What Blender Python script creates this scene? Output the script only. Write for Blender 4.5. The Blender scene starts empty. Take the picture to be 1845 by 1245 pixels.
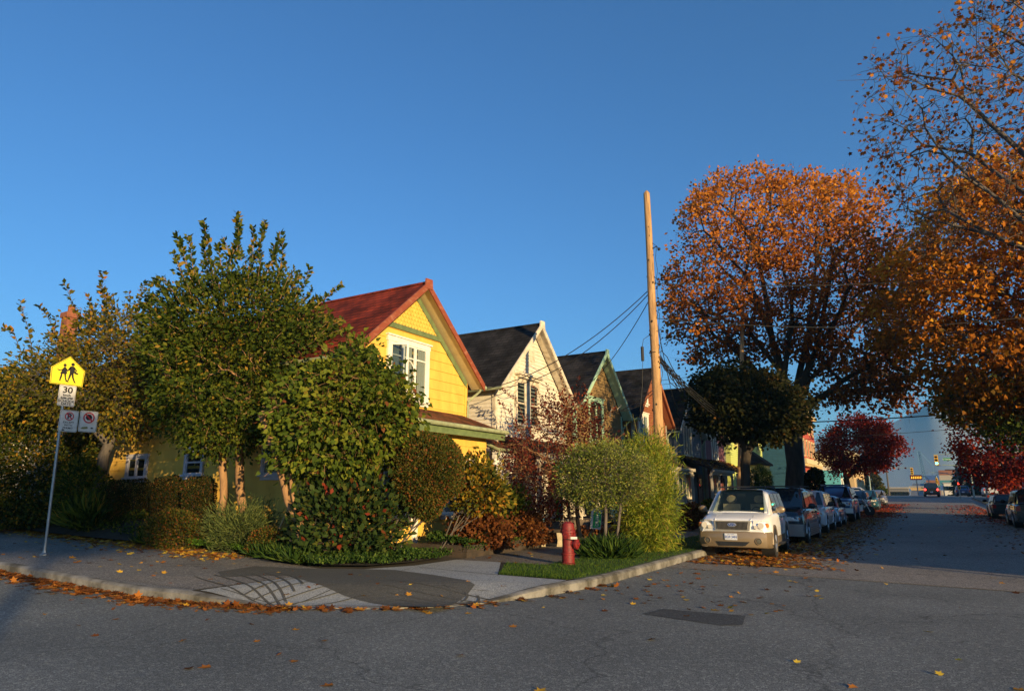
import bpy, bmesh, math, random
import numpy as np
from math import sin, cos, tan, atan, radians, pi, sqrt, hypot
from mathutils import Vector, Matrix
R = radians
rnd = random.Random(7)
npr = np.random.RandomState(11)
scene = bpy.context.scene
col = scene.collection

# ------------------------------------------------------------ camera, sky, sun
CH = 1.65
PITCH = atan((887 - 622.5) / 1200); YAW = R(31)
cd = bpy.data.cameras.new('camera'); cam = bpy.data.objects.new('camera', cd); col.objects.link(cam)
cd.sensor_width = 36; cd.lens = 36 * 1200 / 1845; cd.clip_end = 20000; cd.clip_start = .1
cam.location = (0, 0, CH); cam.rotation_euler = (pi / 2 + PITCH, 0, YAW)
scene.camera = cam
SUN_EL = R(9.5); SD = Vector((.874, -.486, 0)).normalized()   # horizontal direction to the sun
sdir = Vector((SD.x * cos(SUN_EL), SD.y * cos(SUN_EL), sin(SUN_EL)))
w = bpy.data.worlds.new('World'); scene.world = w; w.use_nodes = True
nt = w.node_tree; bg = nt.nodes['Background']
sky = nt.nodes.new('ShaderNodeTexSky'); sky.sky_type = 'NISHITA'; sky.sun_disc = False
sky.sun_elevation = SUN_EL; sky.sun_rotation = math.atan2(SD.x, SD.y)
sky.air_density = 1.1; sky.dust_density = .2; sky.ozone_density = 6
nt.links.new(sky.outputs[0], bg.inputs[0]); bg.inputs[1].default_value = .13
sl = bpy.data.lights.new('sun', 'SUN'); so = bpy.data.objects.new('sun', sl); col.objects.link(so)
sl.energy = 5.0; sl.angle = R(.5); sl.color = (1, .73, .37)
so.rotation_euler = sdir.to_track_quat('Z', 'Y').to_euler()
scene.view_settings.view_transform = 'Standard'; scene.view_settings.look = 'None'
scene.view_settings.exposure = .7; scene.view_settings.gamma = 1

# ------------------------------------------------------------ measuring
def ray(px, py):
    x = (px - 922.5) / 1200; y = -(py - 622.5) / 1200
    f = cos(PITCH) - y * sin(PITCH); u = sin(PITCH) + y * cos(PITCH)
    return (x * cos(YAW) - f * sin(YAW), x * sin(YAW) + f * cos(YAW), u)
def G(px, py, z=0.0):
    r = ray(px, py); t = (z - CH) / r[2]; return (r[0] * t, r[1] * t)
def PX(px, py, X):
    r = ray(px, py); t = X / r[0]; return Vector((X, r[1] * t, CH + r[2] * t))
def PP(px, py, P0, dep=0.0):
    d = hypot(P0[0], P0[1]); nx, ny = P0[0] / d, P0[1] / d
    r = ray(px, py); t = (d + dep) / (r[0] * nx + r[1] * ny)
    return Vector((r[0] * t, r[1] * t, CH + r[2] * t))
def smooth(a, b, x):
    t = min(1, max(0, (x - a) / (b - a))); return t * t * (3 - 2 * t)
def H(x, y):
    h = .028 * min(25, max(0, -11 - x)) * (1 - smooth(14, 30, y))
    if y > 20: h += .95 * (min(y, 125) - 20) ** 2 / 8100
    if y > 112: h = min(h, 1.09)
    if y > 150: h -= min(4.0, (y - 150) * .04)
    return h
RA, RB = Vector((-8.5, 7.1)), Vector((-5.95, 8.9))
def S(x, y):
    p = Vector((x, y)); ab = RB - RA
    t = min(1, max(0, (p - RA).dot(ab) / ab.dot(ab))); d = (p - (RA + ab * t)).length
    return .016 + .134 * smooth(.0, 1.5, d)
def Z(x, y): return H(x, y) + S(x, y)

# ------------------------------------------------------------ materials
MATS = {}
def nodes(name):
    m = bpy.data.materials.new(name); m.use_nodes = True
    return m, m.node_tree, m.node_tree.nodes['Principled BSDF']
def ramp(nt, stops):
    r = nt.nodes.new('ShaderNodeValToRGB'); e = r.color_ramp.elements
    while len(e) < len(stops): e.new(.5)
    for i, (p, c) in enumerate(stops):
        e[i].position = p; e[i].color = (*c, 1)
    return r
def coords(nt, sc=(1, 1, 1)):
    tc = nt.nodes.new('ShaderNodeTexCoord'); mp = nt.nodes.new('ShaderNodeMapping')
    mp.inputs['Scale'].default_value = sc; nt.links.new(tc.outputs['Object'], mp.inputs[0]); return mp.outputs[0]
def mat(name, c1, c2=None, scale=3, rough=.7, bump=0, bscale=None, metal=0, aniso=(1, 1, 1), spec=.5, detail=5, coat=0, lo=.35, hi=.65):
    if name in MATS: return MATS[name]
    m, nt, b = nodes(name); MATS[name] = m
    c2 = c2 or tuple(x * .82 for x in c1)
    v = coords(nt, aniso)
    n = nt.nodes.new('ShaderNodeTexNoise'); n.inputs['Scale'].default_value = scale; n.inputs['Detail'].default_value = detail
    n.inputs['Roughness'].default_value = .65
    nt.links.new(v, n.inputs['Vector'])
    r = ramp(nt, [(lo, c1), (hi, c2)]); nt.links.new(n.outputs[0], r.inputs[0]); nt.links.new(r.outputs[0], b.inputs['Base Color'])
    b.inputs['Roughness'].default_value = rough; b.inputs['Metallic'].default_value = metal
    b.inputs['Specular IOR Level'].default_value = spec; b.inputs['Coat Weight'].default_value = coat
    if bump:
        n2 = nt.nodes.new('ShaderNodeTexNoise'); n2.inputs['Scale'].default_value = bscale or scale * 8; n2.inputs['Detail'].default_value = 4
        nt.links.new(v, n2.inputs['Vector'])
        bp = nt.nodes.new('ShaderNodeBump'); bp.inputs['Strength'].default_value = bump; bp.inputs['Distance'].default_value = .02
        nt.links.new(n2.outputs[0], bp.inputs['Height']); nt.links.new(bp.outputs[0], b.inputs['Normal'])
    return m
def roofmat(name, c1, c2, c3, axis='xz', bw=.3, bh=.14):
    if name in MATS: return MATS[name]
    m, nt, b = nodes(name); MATS[name] = m
    tc = nt.nodes.new('ShaderNodeTexCoord'); sp = nt.nodes.new('ShaderNodeSeparateXYZ'); cb = nt.nodes.new('ShaderNodeCombineXYZ')
    nt.links.new(tc.outputs['Object'], sp.inputs[0])
    a = {'x': 0, 'y': 1, 'z': 2}
    nt.links.new(sp.outputs[a[axis[0]]], cb.inputs[0]); nt.links.new(sp.outputs[a[axis[1]]], cb.inputs[1])
    br = nt.nodes.new('ShaderNodeTexBrick'); nt.links.new(cb.outputs[0], br.inputs['Vector'])
    br.inputs['Scale'].default_value = 1; br.inputs['Brick Width'].default_value = bw; br.inputs['Row Height'].default_value = bh
    br.inputs['Mortar Size'].default_value = .012; br.inputs['Color1'].default_value = (*c1, 1); br.inputs['Color2'].default_value = (*c2, 1); br.inputs['Mortar'].default_value = (*c3, 1)
    n = nt.nodes.new('ShaderNodeTexNoise'); n.inputs['Scale'].default_value = 1.6; n.inputs['Detail'].default_value = 6
    nt.links.new(tc.outputs['Object'], n.inputs['Vector'])
    rp = ramp(nt, [(.38, (.45, .45, .45)), (.62, (1.15, 1.15, 1.15))]); nt.links.new(n.outputs[0], rp.inputs[0])
    mx = nt.nodes.new('ShaderNodeMix'); mx.data_type = 'RGBA'; mx.blend_type = 'MULTIPLY'; mx.inputs[0].default_value = 1
    nt.links.new(br.outputs[0], mx.inputs[6]); nt.links.new(rp.outputs[0], mx.inputs[7]); nt.links.new(mx.outputs[2], b.inputs['Base Color'])
    bp = nt.nodes.new('ShaderNodeBump'); bp.inputs['Strength'].default_value = .7; bp.inputs['Distance'].default_value = .03
    nt.links.new(br.outputs[0], bp.inputs['Height']); nt.links.new(bp.outputs[0], b.inputs['Normal'])
    b.inputs['Roughness'].default_value = .95; b.inputs['Specular IOR Level'].default_value = .15
    return m
def leafmat(name, stops, transl=.35, rough=.5):
    if name in MATS: return MATS[name]
    m, nt, b = nodes(name); MATS[name] = m
    at = nt.nodes.new('ShaderNodeAttribute'); at.attribute_name = 'rnd'
    stops = [(p, tuple(x * (.62 + .38 * p) for x in c)) for p, c in stops]
    r = ramp(nt, stops); nt.links.new(at.outputs['Fac'], r.inputs[0]); nt.links.new(r.outputs[0], b.inputs['Base Color'])
    b.inputs['Roughness'].default_value = rough + .15; b.inputs['Specular IOR Level'].default_value = .12
    tr = nt.nodes.new('ShaderNodeBsdfTranslucent'); nt.links.new(r.outputs[0], tr.inputs[0])
    mx = nt.nodes.new('ShaderNodeMixShader'); mx.inputs[0].default_value = transl
    nt.links.new(b.outputs[0], mx.inputs[1]); nt.links.new(tr.outputs[0], mx.inputs[2])
    nt.links.new(mx.outputs[0], nt.nodes['Material Output'].inputs[0]); return m
def glassmat(name, tint=(.02, .03, .04), alpha=.0, rough=.03):
    if name in MATS: return MATS[name]
    m, nt, b = nodes(name); MATS[name] = m
    b.inputs['Base Color'].default_value = (*tint, 1); b.inputs['Roughness'].default_value = rough; b.inputs['Specular IOR Level'].default_value = .9
    if alpha:
        tr = nt.nodes.new('ShaderNodeBsdfTransparent'); tr.inputs[0].default_value = (.8, .9, .9, 1)
        mx = nt.nodes.new('ShaderNodeMixShader'); mx.inputs[0].default_value = alpha
        nt.links.new(b.outputs[0], mx.inputs[1]); nt.links.new(tr.outputs[0], mx.inputs[2]); nt.links.new(mx.outputs[0], nt.nodes['Material Output'].inputs[0])
    return m
def flat(name, c, rough=.6, metal=0, emit=0, coat=0):
    if name in MATS: return MATS[name]
    m, nt, b = nodes(name); MATS[name] = m
    b.inputs['Base Color'].default_value = (*c, 1); b.inputs['Roughness'].default_value = rough; b.inputs['Metallic'].default_value = metal; b.inputs['Coat Weight'].default_value = coat
    if emit: b.inputs['Emission Color'].default_value = (*c, 1); b.inputs['Emission Strength'].default_value = emit
    return m

# ------------------------------------------------------------ mesh builder
class MB:
    def __init__(s, M=None): s.v = []; s.f = []; s.M = M
    def add(s, vs, fs):
        o = len(s.v)
        if s.M is not None: vs = [tuple(s.M @ Vector(p)) for p in vs]
        s.v += [tuple(p) for p in vs]; s.f += [tuple(i + o for i in f) for f in fs]; return s
    def box(s, x0, x1, y0, y1, z0, z1):
        return s.add([(x0, y0, z0), (x1, y0, z0), (x1, y1, z0), (x0, y1, z0), (x0, y0, z1), (x1, y0, z1), (x1, y1, z1), (x0, y1, z1)],
                     [(0, 3, 2, 1), (4, 5, 6, 7), (0, 1, 5, 4), (1, 2, 6, 5), (2, 3, 7, 6), (3, 0, 4, 7)])
    def prism(s, poly, axis, a, b):
        n = len(poly)
        def P(p, t): return {'x': (t, p[0], p[1]), 'y': (p[0], t, p[1]), 'z': (p[0], p[1], t)}[axis]
        return s.add([P(p, a) for p in poly] + [P(p, b) for p in poly],
                     [tuple(range(n))[::-1], tuple(range(n, 2 * n))] + [(i, (i + 1) % n, n + (i + 1) % n, n + i) for i in range(n)])
    def tube(s, pts, rs, n=6, cap=True):
        pts = [Vector(p) for p in pts]
        if not hasattr(rs, '__len__'): rs = [rs] * len(pts)
        vs = []; fs = []; up = Vector((.13, .27, 1)).normalized()
        for i, p in enumerate(pts):
            d = (pts[min(i + 1, len(pts) - 1)] - pts[max(i - 1, 0)])
            d = d.normalized() if d.length > 1e-9 else Vector((0, 0, 1))
            a = d.cross(up)
            if a.length < .05: a = d.cross(Vector((1, 0, 0)))
            a.normalize(); b = d.cross(a)
            for k in range(n):
                t = 2 * pi * k / n; vs.append(p + (a * cos(t) + b * sin(t)) * rs[i])
        for i in range(len(pts) - 1):
            for k in range(n):
                fs.append((i * n + k, i * n + (k + 1) % n, (i + 1) * n + (k + 1) % n, (i + 1) * n + k))
        if cap: fs += [tuple(range(n)), tuple(range((len(pts) - 1) * n, len(pts) * n))[::-1]]
        return s.add(vs, fs)
    def lathe(s, prof, n=16, c=(0, 0, 0), axis='z'):
        vs = []; fs = []; m = len(prof)
        for r, h in prof:
            for k in range(n):
                t = 2 * pi * k / n; a, b = r * cos(t), r * sin(t)
                q = {'z': (a, b, h), 'x': (h, a, b), 'y': (a, h, b)}[axis]; vs.append((q[0] + c[0], q[1] + c[1], q[2] + c[2]))
        for i in range(m - 1):
            for k in range(n): fs.append((i * n + k, i * n + (k + 1) % n, (i + 1) * n + (k + 1) % n, (i + 1) * n + k))
        if prof[0][0] > 1e-4: fs.append(tuple(range(n))[::-1])
        if prof[-1][0] > 1e-4: fs.append(tuple(range((m - 1) * n, m * n)))
        return s.add(vs, fs)
    def ball(s, c, r, n=10, sz=(1, 1, 1)):
        return s.lathe2(c, r, n, sz)
    def lathe2(s, c, r, n, sz):
        vs = []; fs = []; m = n // 2 + 1
        for i in range(m):
            a = pi * i / (m - 1)
            for k in range(n):
                t = 2 * pi * k / n; vs.append((c[0] + r * sz[0] * sin(a) * cos(t), c[1] + r * sz[1] * sin(a) * sin(t), c[2] + r * sz[2] * cos(a)))
        for i in range(m - 1):
            for k in range(n): fs.append((i * n + k, (i + 1) * n + k, (i + 1) * n + (k + 1) % n, i * n + (k + 1) % n))
        return s.add(vs, fs)
    def build(s, name, m, parent=None, sharp=None, fix=True):
        me = bpy.data.meshes.new(name); me.from_pydata(s.v, [], s.f); me.materials.append(m)
        if fix:
            bm = bmesh.new(); bm.from_mesh(me); bmesh.ops.remove_doubles(bm, verts=bm.verts, dist=1e-5)
            bmesh.ops.recalc_face_normals(bm, faces=bm.faces); bm.to_mesh(me); bm.free()
        if sharp is not None:
            me.shade_smooth(); me.set_sharp_from_angle(angle=R(sharp))
        o = bpy.data.objects.new(name, me); col.objects.link(o)
        if parent is not None:
            o.parent = parent
            if parent.get('_w'):     # geometry given in world coordinates
                l = Vector(parent['_w']); me.transform(Matrix.Translation(-l)); o['_w'] = parent['_w']
        return o
def tag(o, label, cat, group=None):
    o['label'] = label; o['category'] = cat
    if group: o['group'] = group
    return o
def thing(name, label, cat, loc, rz=0, group=None, world=False):
    o = bpy.data.objects.new(name, None); o.empty_display_size = .2; col.objects.link(o)
    o.location = loc; o.rotation_euler = (0, 0, rz)
    if world: o['_w'] = tuple(loc)
    return tag(o, label, cat, group)
def alone(o, label, cat, loc, group=None):
    """single-mesh thing: move the origin of world geometry to its base"""
    l = Vector(loc); o.data.transform(Matrix.Translation(-l)); o.location = l
    return tag(o, label, cat, group)
def kids(o): return [c for c in col.objects if c.parent == o]
def dup(o, loc, label, rz=None, group=None):
    r = o.copy(); col.objects.link(r); r.location = loc; r['label'] = label
    if rz is not None: r.rotation_euler = (0, 0, rz)
    if group: r['group'] = group
    if '_w' in r: pass
    for c in kids(o):
        q = c.copy(); col.objects.link(q); q.parent = r
        for g in kids(c):
            h = g.copy(); col.objects.link(h); h.parent = q
    return r
def frame(o, u, v, n):
    return Matrix(((u[0], v[0], n[0], o[0]), (u[1], v[1], n[1], o[1]), (u[2], v[2], n[2], o[2]), (0, 0, 0, 1)))
def text(name, s, size, M, m, parent, ext=.001, bold=0, sx=1):
    c = bpy.data.curves.new('t', 'FONT'); c.body = s; c.size = size; c.align_x = 'CENTER'; c.align_y = 'CENTER'; c.extrude = ext; c.offset = bold
    t = bpy.data.objects.new('t', c); me = bpy.data.meshes.new_from_object(t)
    me.name = name; me.transform(M @ Matrix.Diagonal((sx, 1, 1, 1))); me.materials.clear(); me.materials.append(m)
    bpy.data.objects.remove(t); bpy.data.curves.remove(c)
    o = bpy.data.objects.new(name, me); col.objects.link(o); o.parent = parent
    if parent.get('_w'): me.transform(Matrix.Translation(-Vector(parent['_w'])))
    return o

# ------------------------------------------------------------ leaves
def tmpl(kind):
    if kind == 'oval': v = [(0, 0, 0), (.5, -.3, .07), (1, 0, 0), (.5, .3, .07)]; f = [(0, 1, 2), (0, 2, 3)]
    elif kind == 'wide': v = [(0, 0, 0), (.35, -.45, .1), (1, -.1, -.05), (.4, .48, .12)]; f = [(0, 1, 2), (0, 2, 3)]
    elif kind == 'heart': v = [(.05, 0, 0), (-.05, -.25, .1), (.3, -.42, .16), (1, 0, -.1), (.3, .42, .16), (-.05, .25, .1)]; f = [(0, 1, 2, 3), (0, 3, 4, 5)]
    elif kind == 'blade': v = [(0, -.03, 0), (.5, -.045, .12), (1, 0, -.05), (.5, .045, .12), (0, .03, 0)]; f = [(0, 1, 3, 4), (1, 2, 3)]
    elif kind == 'maple':
        v = [(0, 0, 0), (.12, -.4, .05), (.33, -.24, .02), (.6, -.5, .08), (.62, -.2, .02), (1, 0, .05), (.6, .2, .02), (.62, .5, .1), (.33, .24, .02), (.1, .4, .06)]
        f = [(0, 1, 2), (0, 2, 3, 4), (0, 4, 5, 6), (0, 6, 7, 8), (0, 8, 9)]
    return np.array(v, float), f
def leaf_mesh(name, P, D, size, m, parent=None, kind='oval', jit=.5, roll=None, rv=None, szj=.3, up=None):
    """P positions, D leaf axis directions"""
    T, F = tmpl(kind); n = len(P); P = np.asarray(P, float)
    D = np.asarray(D, float) + npr.normal(0, jit, (n, 3)); D /= np.linalg.norm(D, axis=1)[:, None] + 1e-9
    U = npr.normal(0, 1, (n, 3)) if up is None else np.asarray(up, float) + npr.normal(0, .25 if roll is None else roll, (n, 3))
    B = np.cross(U, D); B /= np.linalg.norm(B, axis=1)[:, None] + 1e-9
    N = np.cross(D, B)
    s = size * (1 + npr.uniform(-szj, szj, n)); k = len(T)
    V = P[:, None, :] + s[:, None, None] * (T[None, :, 0, None] * D[:, None, :] + T[None, :, 1, None] * B[:, None, :] + T[None, :, 2, None] * N[:, None, :])
    V = V.reshape(-1, 3)
    ls = []; tot = []
    for f in F: ls += list(f); tot.append(len(f))
    ls = np.array(ls); tot = np.array(tot)
    loops = (ls[None, :] + (np.arange(n) * k)[:, None]).ravel(); tots = np.tile(tot, n)
    starts = np.concatenate([[0], np.cumsum(tots)[:-1]])
    me = bpy.data.meshes.new(name); me.vertices.add(len(V)); me.loops.add(len(loops)); me.polygons.add(len(tots))
    if parent is not None and parent.get('_w'): V = V - np.array(parent['_w'])
    me.vertices.foreach_set('co', V.ravel()); me.loops.foreach_set('vertex_index', loops.astype(np.int32))
    me.polygons.foreach_set('loop_start', starts.astype(np.int32)); me.polygons.foreach_set('loop_total', tots.astype(np.int32))
    me.update(); me.materials.append(m)
    a = me.attributes.new('rnd', 'FLOAT', 'FACE')
    r = npr.uniform(0, 1, n) if rv is None else np.clip(np.asarray(rv) + npr.normal(0, .13, n), 0, 1)
    a.data.foreach_set('value', np.repeat(r, len(F)).astype(np.float32))
    o = bpy.data.objects.new(name, me); col.objects.link(o)
    if parent is not None: o.parent = parent
    return o
def inpoly(x, y, P):
    c = np.zeros(len(x), bool); n = len(P)
    for i in range(n):
        (x1, y1), (x2, y2) = P[i], P[(i + 1) % n]
        if y1 == y2: continue
        c ^= ((y1 > y) != (y2 > y)) & (x < (x2 - x1) * (y - y1) / (y2 - y1) + x1)
    return c
def pdist(x, y, P):
    d = np.full(len(x), 1e9); n = len(P)
    for i in range(n):
        ax, ay = P[i]; bx, by = P[(i + 1) % n]; L = (bx - ax) ** 2 + (by - ay) ** 2 + 1e-9
        t = np.clip(((x - ax) * (bx - ax) + (y - ay) * (by - ay)) / L, 0, 1)
        d = np.minimum(d, np.hypot(x - ax - t * (bx - ax), y - ay - t * (by - ay)))
    return d
def vol(poly, P0, n, thick, shell=0.0, k=1.2):
    """n points in the real volume of a crown whose measured outline is poly, centred on P0; thick = half depth in metres"""
    xs = [p[0] for p in poly]; ys = [p[1] for p in poly]; out = np.zeros((0, 4))
    d0 = hypot(P0[0], P0[1]); nx, ny = P0[0] / d0, P0[1] / d0; m2 = d0 / 1229
    while len(out) < n:
        x = npr.uniform(min(xs), max(xs), n * 3); y = npr.uniform(min(ys), max(ys), n * 3)
        g = inpoly(x, y, poly); x, y = x[g], y[g]
        de = pdist(x, y, poly) * m2 * k
        q = np.clip(de / thick, 0, 1); th = thick * np.sqrt(np.clip(q * (2 - q), 0, 1))
        u = npr.uniform(-1, 1, len(x)); u = np.sign(u) * np.abs(u) ** (1 - shell * .75)
        dep = u * th; nr = npr.uniform(0, 1, len(x)) < (th / thick) ** .5 + .15
        rays = np.array([ray(a, b) for a, b in zip(x, y)]); t = (d0 + dep) / (rays[:, 0] * nx + rays[:, 1] * ny)
        pts = rays * t[:, None]; pts[:, 2] += CH
        out = np.vstack([out, np.hstack([pts, u[:, None]])[nr]])
    return out[:n, :3]
def skeleton(base, fork, tips, rb, curve=.12, split=.42, rmin=.006, expo=.45, fan=0):
    lines = []; N = len(tips)
    def rad(n): return max(rmin, rb * (n / N) ** expo)
    def line(a, b, r0, r1, c=curve):
        L = np.linalg.norm(b - a); k = max(2, min(5, int(L / .5) + 1)); off = npr.normal(0, c * L, 3)
        pts = [a + (b - a) * (i / k) + off * sin(pi * i / k) * .5 for i in range(k + 1)]
        lines.append((pts, [r0 + (r1 - r0) * i / k for i in range(k + 1)]))
    def rec(p, T, r):
        n = len(T)
        if n == 1: line(p, T[0], r, rmin * .6); return
        c = [T[npr.randint(n)], T[npr.randint(n)]]
        c[1] = T[np.argmax(((T - c[0]) ** 2).sum(1))]; c[0] = T[np.argmax(((T - c[1]) ** 2).sum(1))]
        for _ in range(3):
            g = ((T - c[0]) ** 2).sum(1) < ((T - c[1]) ** 2).sum(1)
            if g.all() or not g.any(): g = np.arange(n) < n // 2
            c = [T[g].mean(0), T[~g].mean(0)]
        for s in (T[g], T[~g]):
            m = len(s); f = split if m > 1 else 1
            if m == 1: line(p, s[0], rad(1), rmin * .6); continue
            q = p + (s.mean(0) - p) * (f * npr.uniform(.75, 1.2)); line(p, q, min(r, rad(m) * 1.08), rad(m)); rec(q, s, rad(m))
    base = np.array(base, float); fork = np.array(fork, float)
    k = 6; pts = [base + (fork - base) * i / k + np.r_[npr.normal(0, .009 * np.linalg.norm(fork - base), 2), 0] * (0 < i < k) for i in range(k + 1)]
    lines.append((pts, [rb * (1.35 if i == 0 else 1.08 if i == 1 else 1) for i in range(k + 1)])); tips = np.asarray(tips)
    if fan:
        c = [tips[npr.randint(N)]]
        for _ in range(fan - 1): c.append(tips[np.argmax(np.min([((tips - q) ** 2).sum(1) for q in c], 0))])
        c = np.array(c)
        for _ in range(6):
            g = np.argmin([((tips - q) ** 2).sum(1) for q in c], 0); c = np.array([tips[g == i].mean(0) if (g == i).any() else c[i] for i in range(fan)])
        for i in range(fan):
            T = tips[g == i]
            if len(T) < 2: continue
            r1 = max(rad(len(T)), rb * .22); q = fork + (c[i] - fork) * npr.uniform(.3, .42); line(fork, q, min(rb * .6, r1 * 1.4), r1, .03); rec(q, T, r1)
    else: rec(fork, tips, rb * .95)
    return lines
def wood(mb, lines):
    for pts, rs in lines:
        mb.tube(pts, rs, 8 if rs[0] > .1 else 5 if rs[0] > .03 else 3, cap=False)
BARK = mat('bark', (.05, .038, .027), (.022, .017, .013), 6, .95, .8, 30, aniso=(1, 1, .25))
BARKL = mat('bark_light', (.34, .19, .085), (.18, .10, .045), 7, .9, .6, 30, aniso=(1, 1, .25))
BARKB = mat('bark_grey', (.12, .10, .085), (.06, .05, .042), 7, .9, .6, 30, aniso=(1, 1, .25))
def tree(name, label, cat, P0, poly, fork, rb, ntips, per, lsize, lm, thick, kind='wide', spread=.35, bark=BARK, shell=.3, group=None, droop=-.35, twig=True, stems=None, z0=None, rmin=.006, split=.42, crownname='crown', extra=None, hot=None, expo=.45, curve=.12, fan=0):
    z = Z(P0[0], P0[1]) if z0 is None else z0
    root = thing(name, label, cat, (P0[0], P0[1], z), world=True, group=group)
    tips = vol(poly, P0, ntips, thick, shell)
    mb = MB(); base = (P0[0], P0[1], z - .05)
    if stems:
        fk = [np.array(PP(s[2], s[3], P0, s[4])) for s in stems]
        own = np.argmin([((tips - f) ** 2).sum(1) for f in fk], 0)
        for i, s in enumerate(stems):
            tt = tips[own == i]
            if len(tt): b0 = PP(s[0], s[1], P0, s[4] * .4); wood(mb, skeleton(b0, fk[i], tt, rb * s[5], rmin=rmin, split=split, expo=expo, curve=curve, fan=fan))
    else: wood(mb, skeleton(base, PP(fork[0], fork[1], P0), tips, rb, rmin=rmin, split=split, expo=expo, curve=curve, fan=fan))
    cen = tips.mean(0)
    P = np.repeat(tips, per, 0); off = npr.normal(0, spread, P.shape) * np.array([1, 1, .75]); P2 = P + off
    if twig:
        ti = npr.randint(0, len(tips), len(tips) * 3); e = tips[ti] + npr.normal(0, spread * 1.1, (len(ti), 3))
        for a, b in zip(tips[ti], e): mb.tube([a, (a + b) / 2 + npr.normal(0, .03, 3), b], [rmin * .7, rmin * .6, rmin * .4], 3, cap=False)
    o = mb.build('trunk', bark, root, sharp=80, fix=False)
    D = (P2 - cen); D /= np.linalg.norm(D, axis=1)[:, None] + 1e-6; D = D * .6 + off * .8 / spread * .5; D[:, 2] += droop
    tv = np.repeat(npr.uniform(.15, .85, len(tips)), per)
    if hot is not None: tv = np.clip(tv * .6 + hot(P2) * .5, 0, 1)
    leaf_mesh(crownname, P2, D, lsize, lm, root, kind, rv=tv)
    return root
def sprouts(lst, P0, lsize, lm, parent, bark, per=16, name='shoot', spread=.5, kind='oval', r=.012):
    """leafy shoots: list of pixel polylines, one mesh of wood and one of leaves"""
    mb = MB(); LP = []; LD = []
    for pl, dep in lst:
        pts = [np.array(PP(a, b, P0, dep)) for a, b in pl]
        if len(pts) == 2: pts = [pts[0], (pts[0] + pts[1]) / 2 + npr.normal(0, .04, 3), pts[1]]
        k = len(pts); mb.tube(pts, [r * (1 - .75 * i / (k - 1)) for i in range(k)], 4, cap=False)
        L = sum(np.linalg.norm(pts[i + 1] - pts[i]) for i in range(k - 1))
        for j in range(int(L * per)):
            t = (j + .5) / (L * per) * (k - 1); i = min(int(t), k - 2); p = pts[i] + (pts[i + 1] - pts[i]) * (t - i); d = pts[i + 1] - pts[i]; d /= np.linalg.norm(d) + 1e-9
            q = npr.normal(0, 1, 3); q -= d * q.dot(d); q /= np.linalg.norm(q); LP.append(p); LD.append(q + d * spread)
    mb.build(name, bark, parent, fix=False)
    leaf_mesh(name + '_leaves', LP, LD, lsize, lm, parent, kind, jit=.2)
def bush(name, label, P0, poly, n, lsize, lm, thick, kind='oval', shell=.6, cat='shrub', stems=4, bark=BARK, group=None, z0=None, droop=0, jit=.6, clump=0, stemr=.02, hot=None, up=None):
    z = Z(P0[0], P0[1]) if z0 is None else z0
    root = thing(name, label, cat, (P0[0], P0[1], z), world=True, group=group)
    if clump:
        c = vol(poly, P0, n // clump, thick, shell); P = np.repeat(c, clump, 0) + npr.normal(0, lsize * 1.1, (len(c) * clump, 3)); tv = np.repeat(npr.uniform(.1, .9, len(c)), clump)
    else: P = vol(poly, P0, n, thick, shell); tv = npr.uniform(0, 1, n)
    P[:, 2] = np.maximum(P[:, 2], z - .02)
    if hot is not None: tv = np.clip(tv * .5 + hot(P) * .5, 0, 1)
    cen = P.mean(0); D = P - cen; D /= np.linalg.norm(D, axis=1)[:, None]; D[:, 2] += .3 + droop
    leaf_mesh('foliage', P, D, lsize, lm, root, kind, rv=tv, jit=jit, up=up)
    if stems:
        mb = MB(); t = vol(poly, P0, stems * 5, thick * .7, 0)
        for i in range(stems):
            b = np.array([P0[0] + rnd.uniform(-.15, .15), P0[1] + rnd.uniform(-.15, .15), z - .03]); m = b * .5 + t[i * 5] * .5 + npr.normal(0, .05, 3)
            mb.tube([b, m], [stemr, stemr * .8], 5, cap=False)
            for q in t[i * 5:i * 5 + 5]: mb.tube([m, (m + q) / 2 + npr.normal(0, .04, 3), q], [stemr * .6, stemr * .45, stemr * .25], 4, cap=False)
        mb.build('stem', bark, root, fix=False)
    return root
def kindof(o, k): o['kind'] = k; return o
# ------------------------------------------------------------ ground
def sheet(name, poly, m, zf, step=1.0, kind='structure', skirt=0):
    bm = bmesh.new(); vs = [bm.verts.new((x, y, 0)) for x, y in poly]; f = bm.faces.new(vs)
    for ax in (0, 1):
        a = min(p[ax] for p in poly); b = max(p[ax] for p in poly); st = step if not callable(step) else None
        cuts = []; t = a
        while t < b:
            t += step if abs(t) < 30 else step * 4
            cuts.append(t)
        for t in cuts:
            if a < t < b:
                n = [0, 0, 0]; n[ax] = 1; c = [0, 0, 0]; c[ax] = t
                bmesh.ops.bisect_plane(bm, geom=bm.verts[:] + bm.edges[:] + bm.faces[:], plane_co=c, plane_no=n)
    bmesh.ops.triangulate(bm, faces=bm.faces)
    for v in bm.verts: v.co.z = zf(v.co.x, v.co.y)
    bmesh.ops.recalc_face_normals(bm, faces=bm.faces)
    me = bpy.data.meshes.new(name); bm.to_mesh(me); bm.free()
    if sum(p.normal.z for p in me.polygons) < 0: me.flip_normals()
    me.materials.append(m); o = bpy.data.objects.new(name, me); col.objects.link(o); o['kind'] = kind; return o
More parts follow.
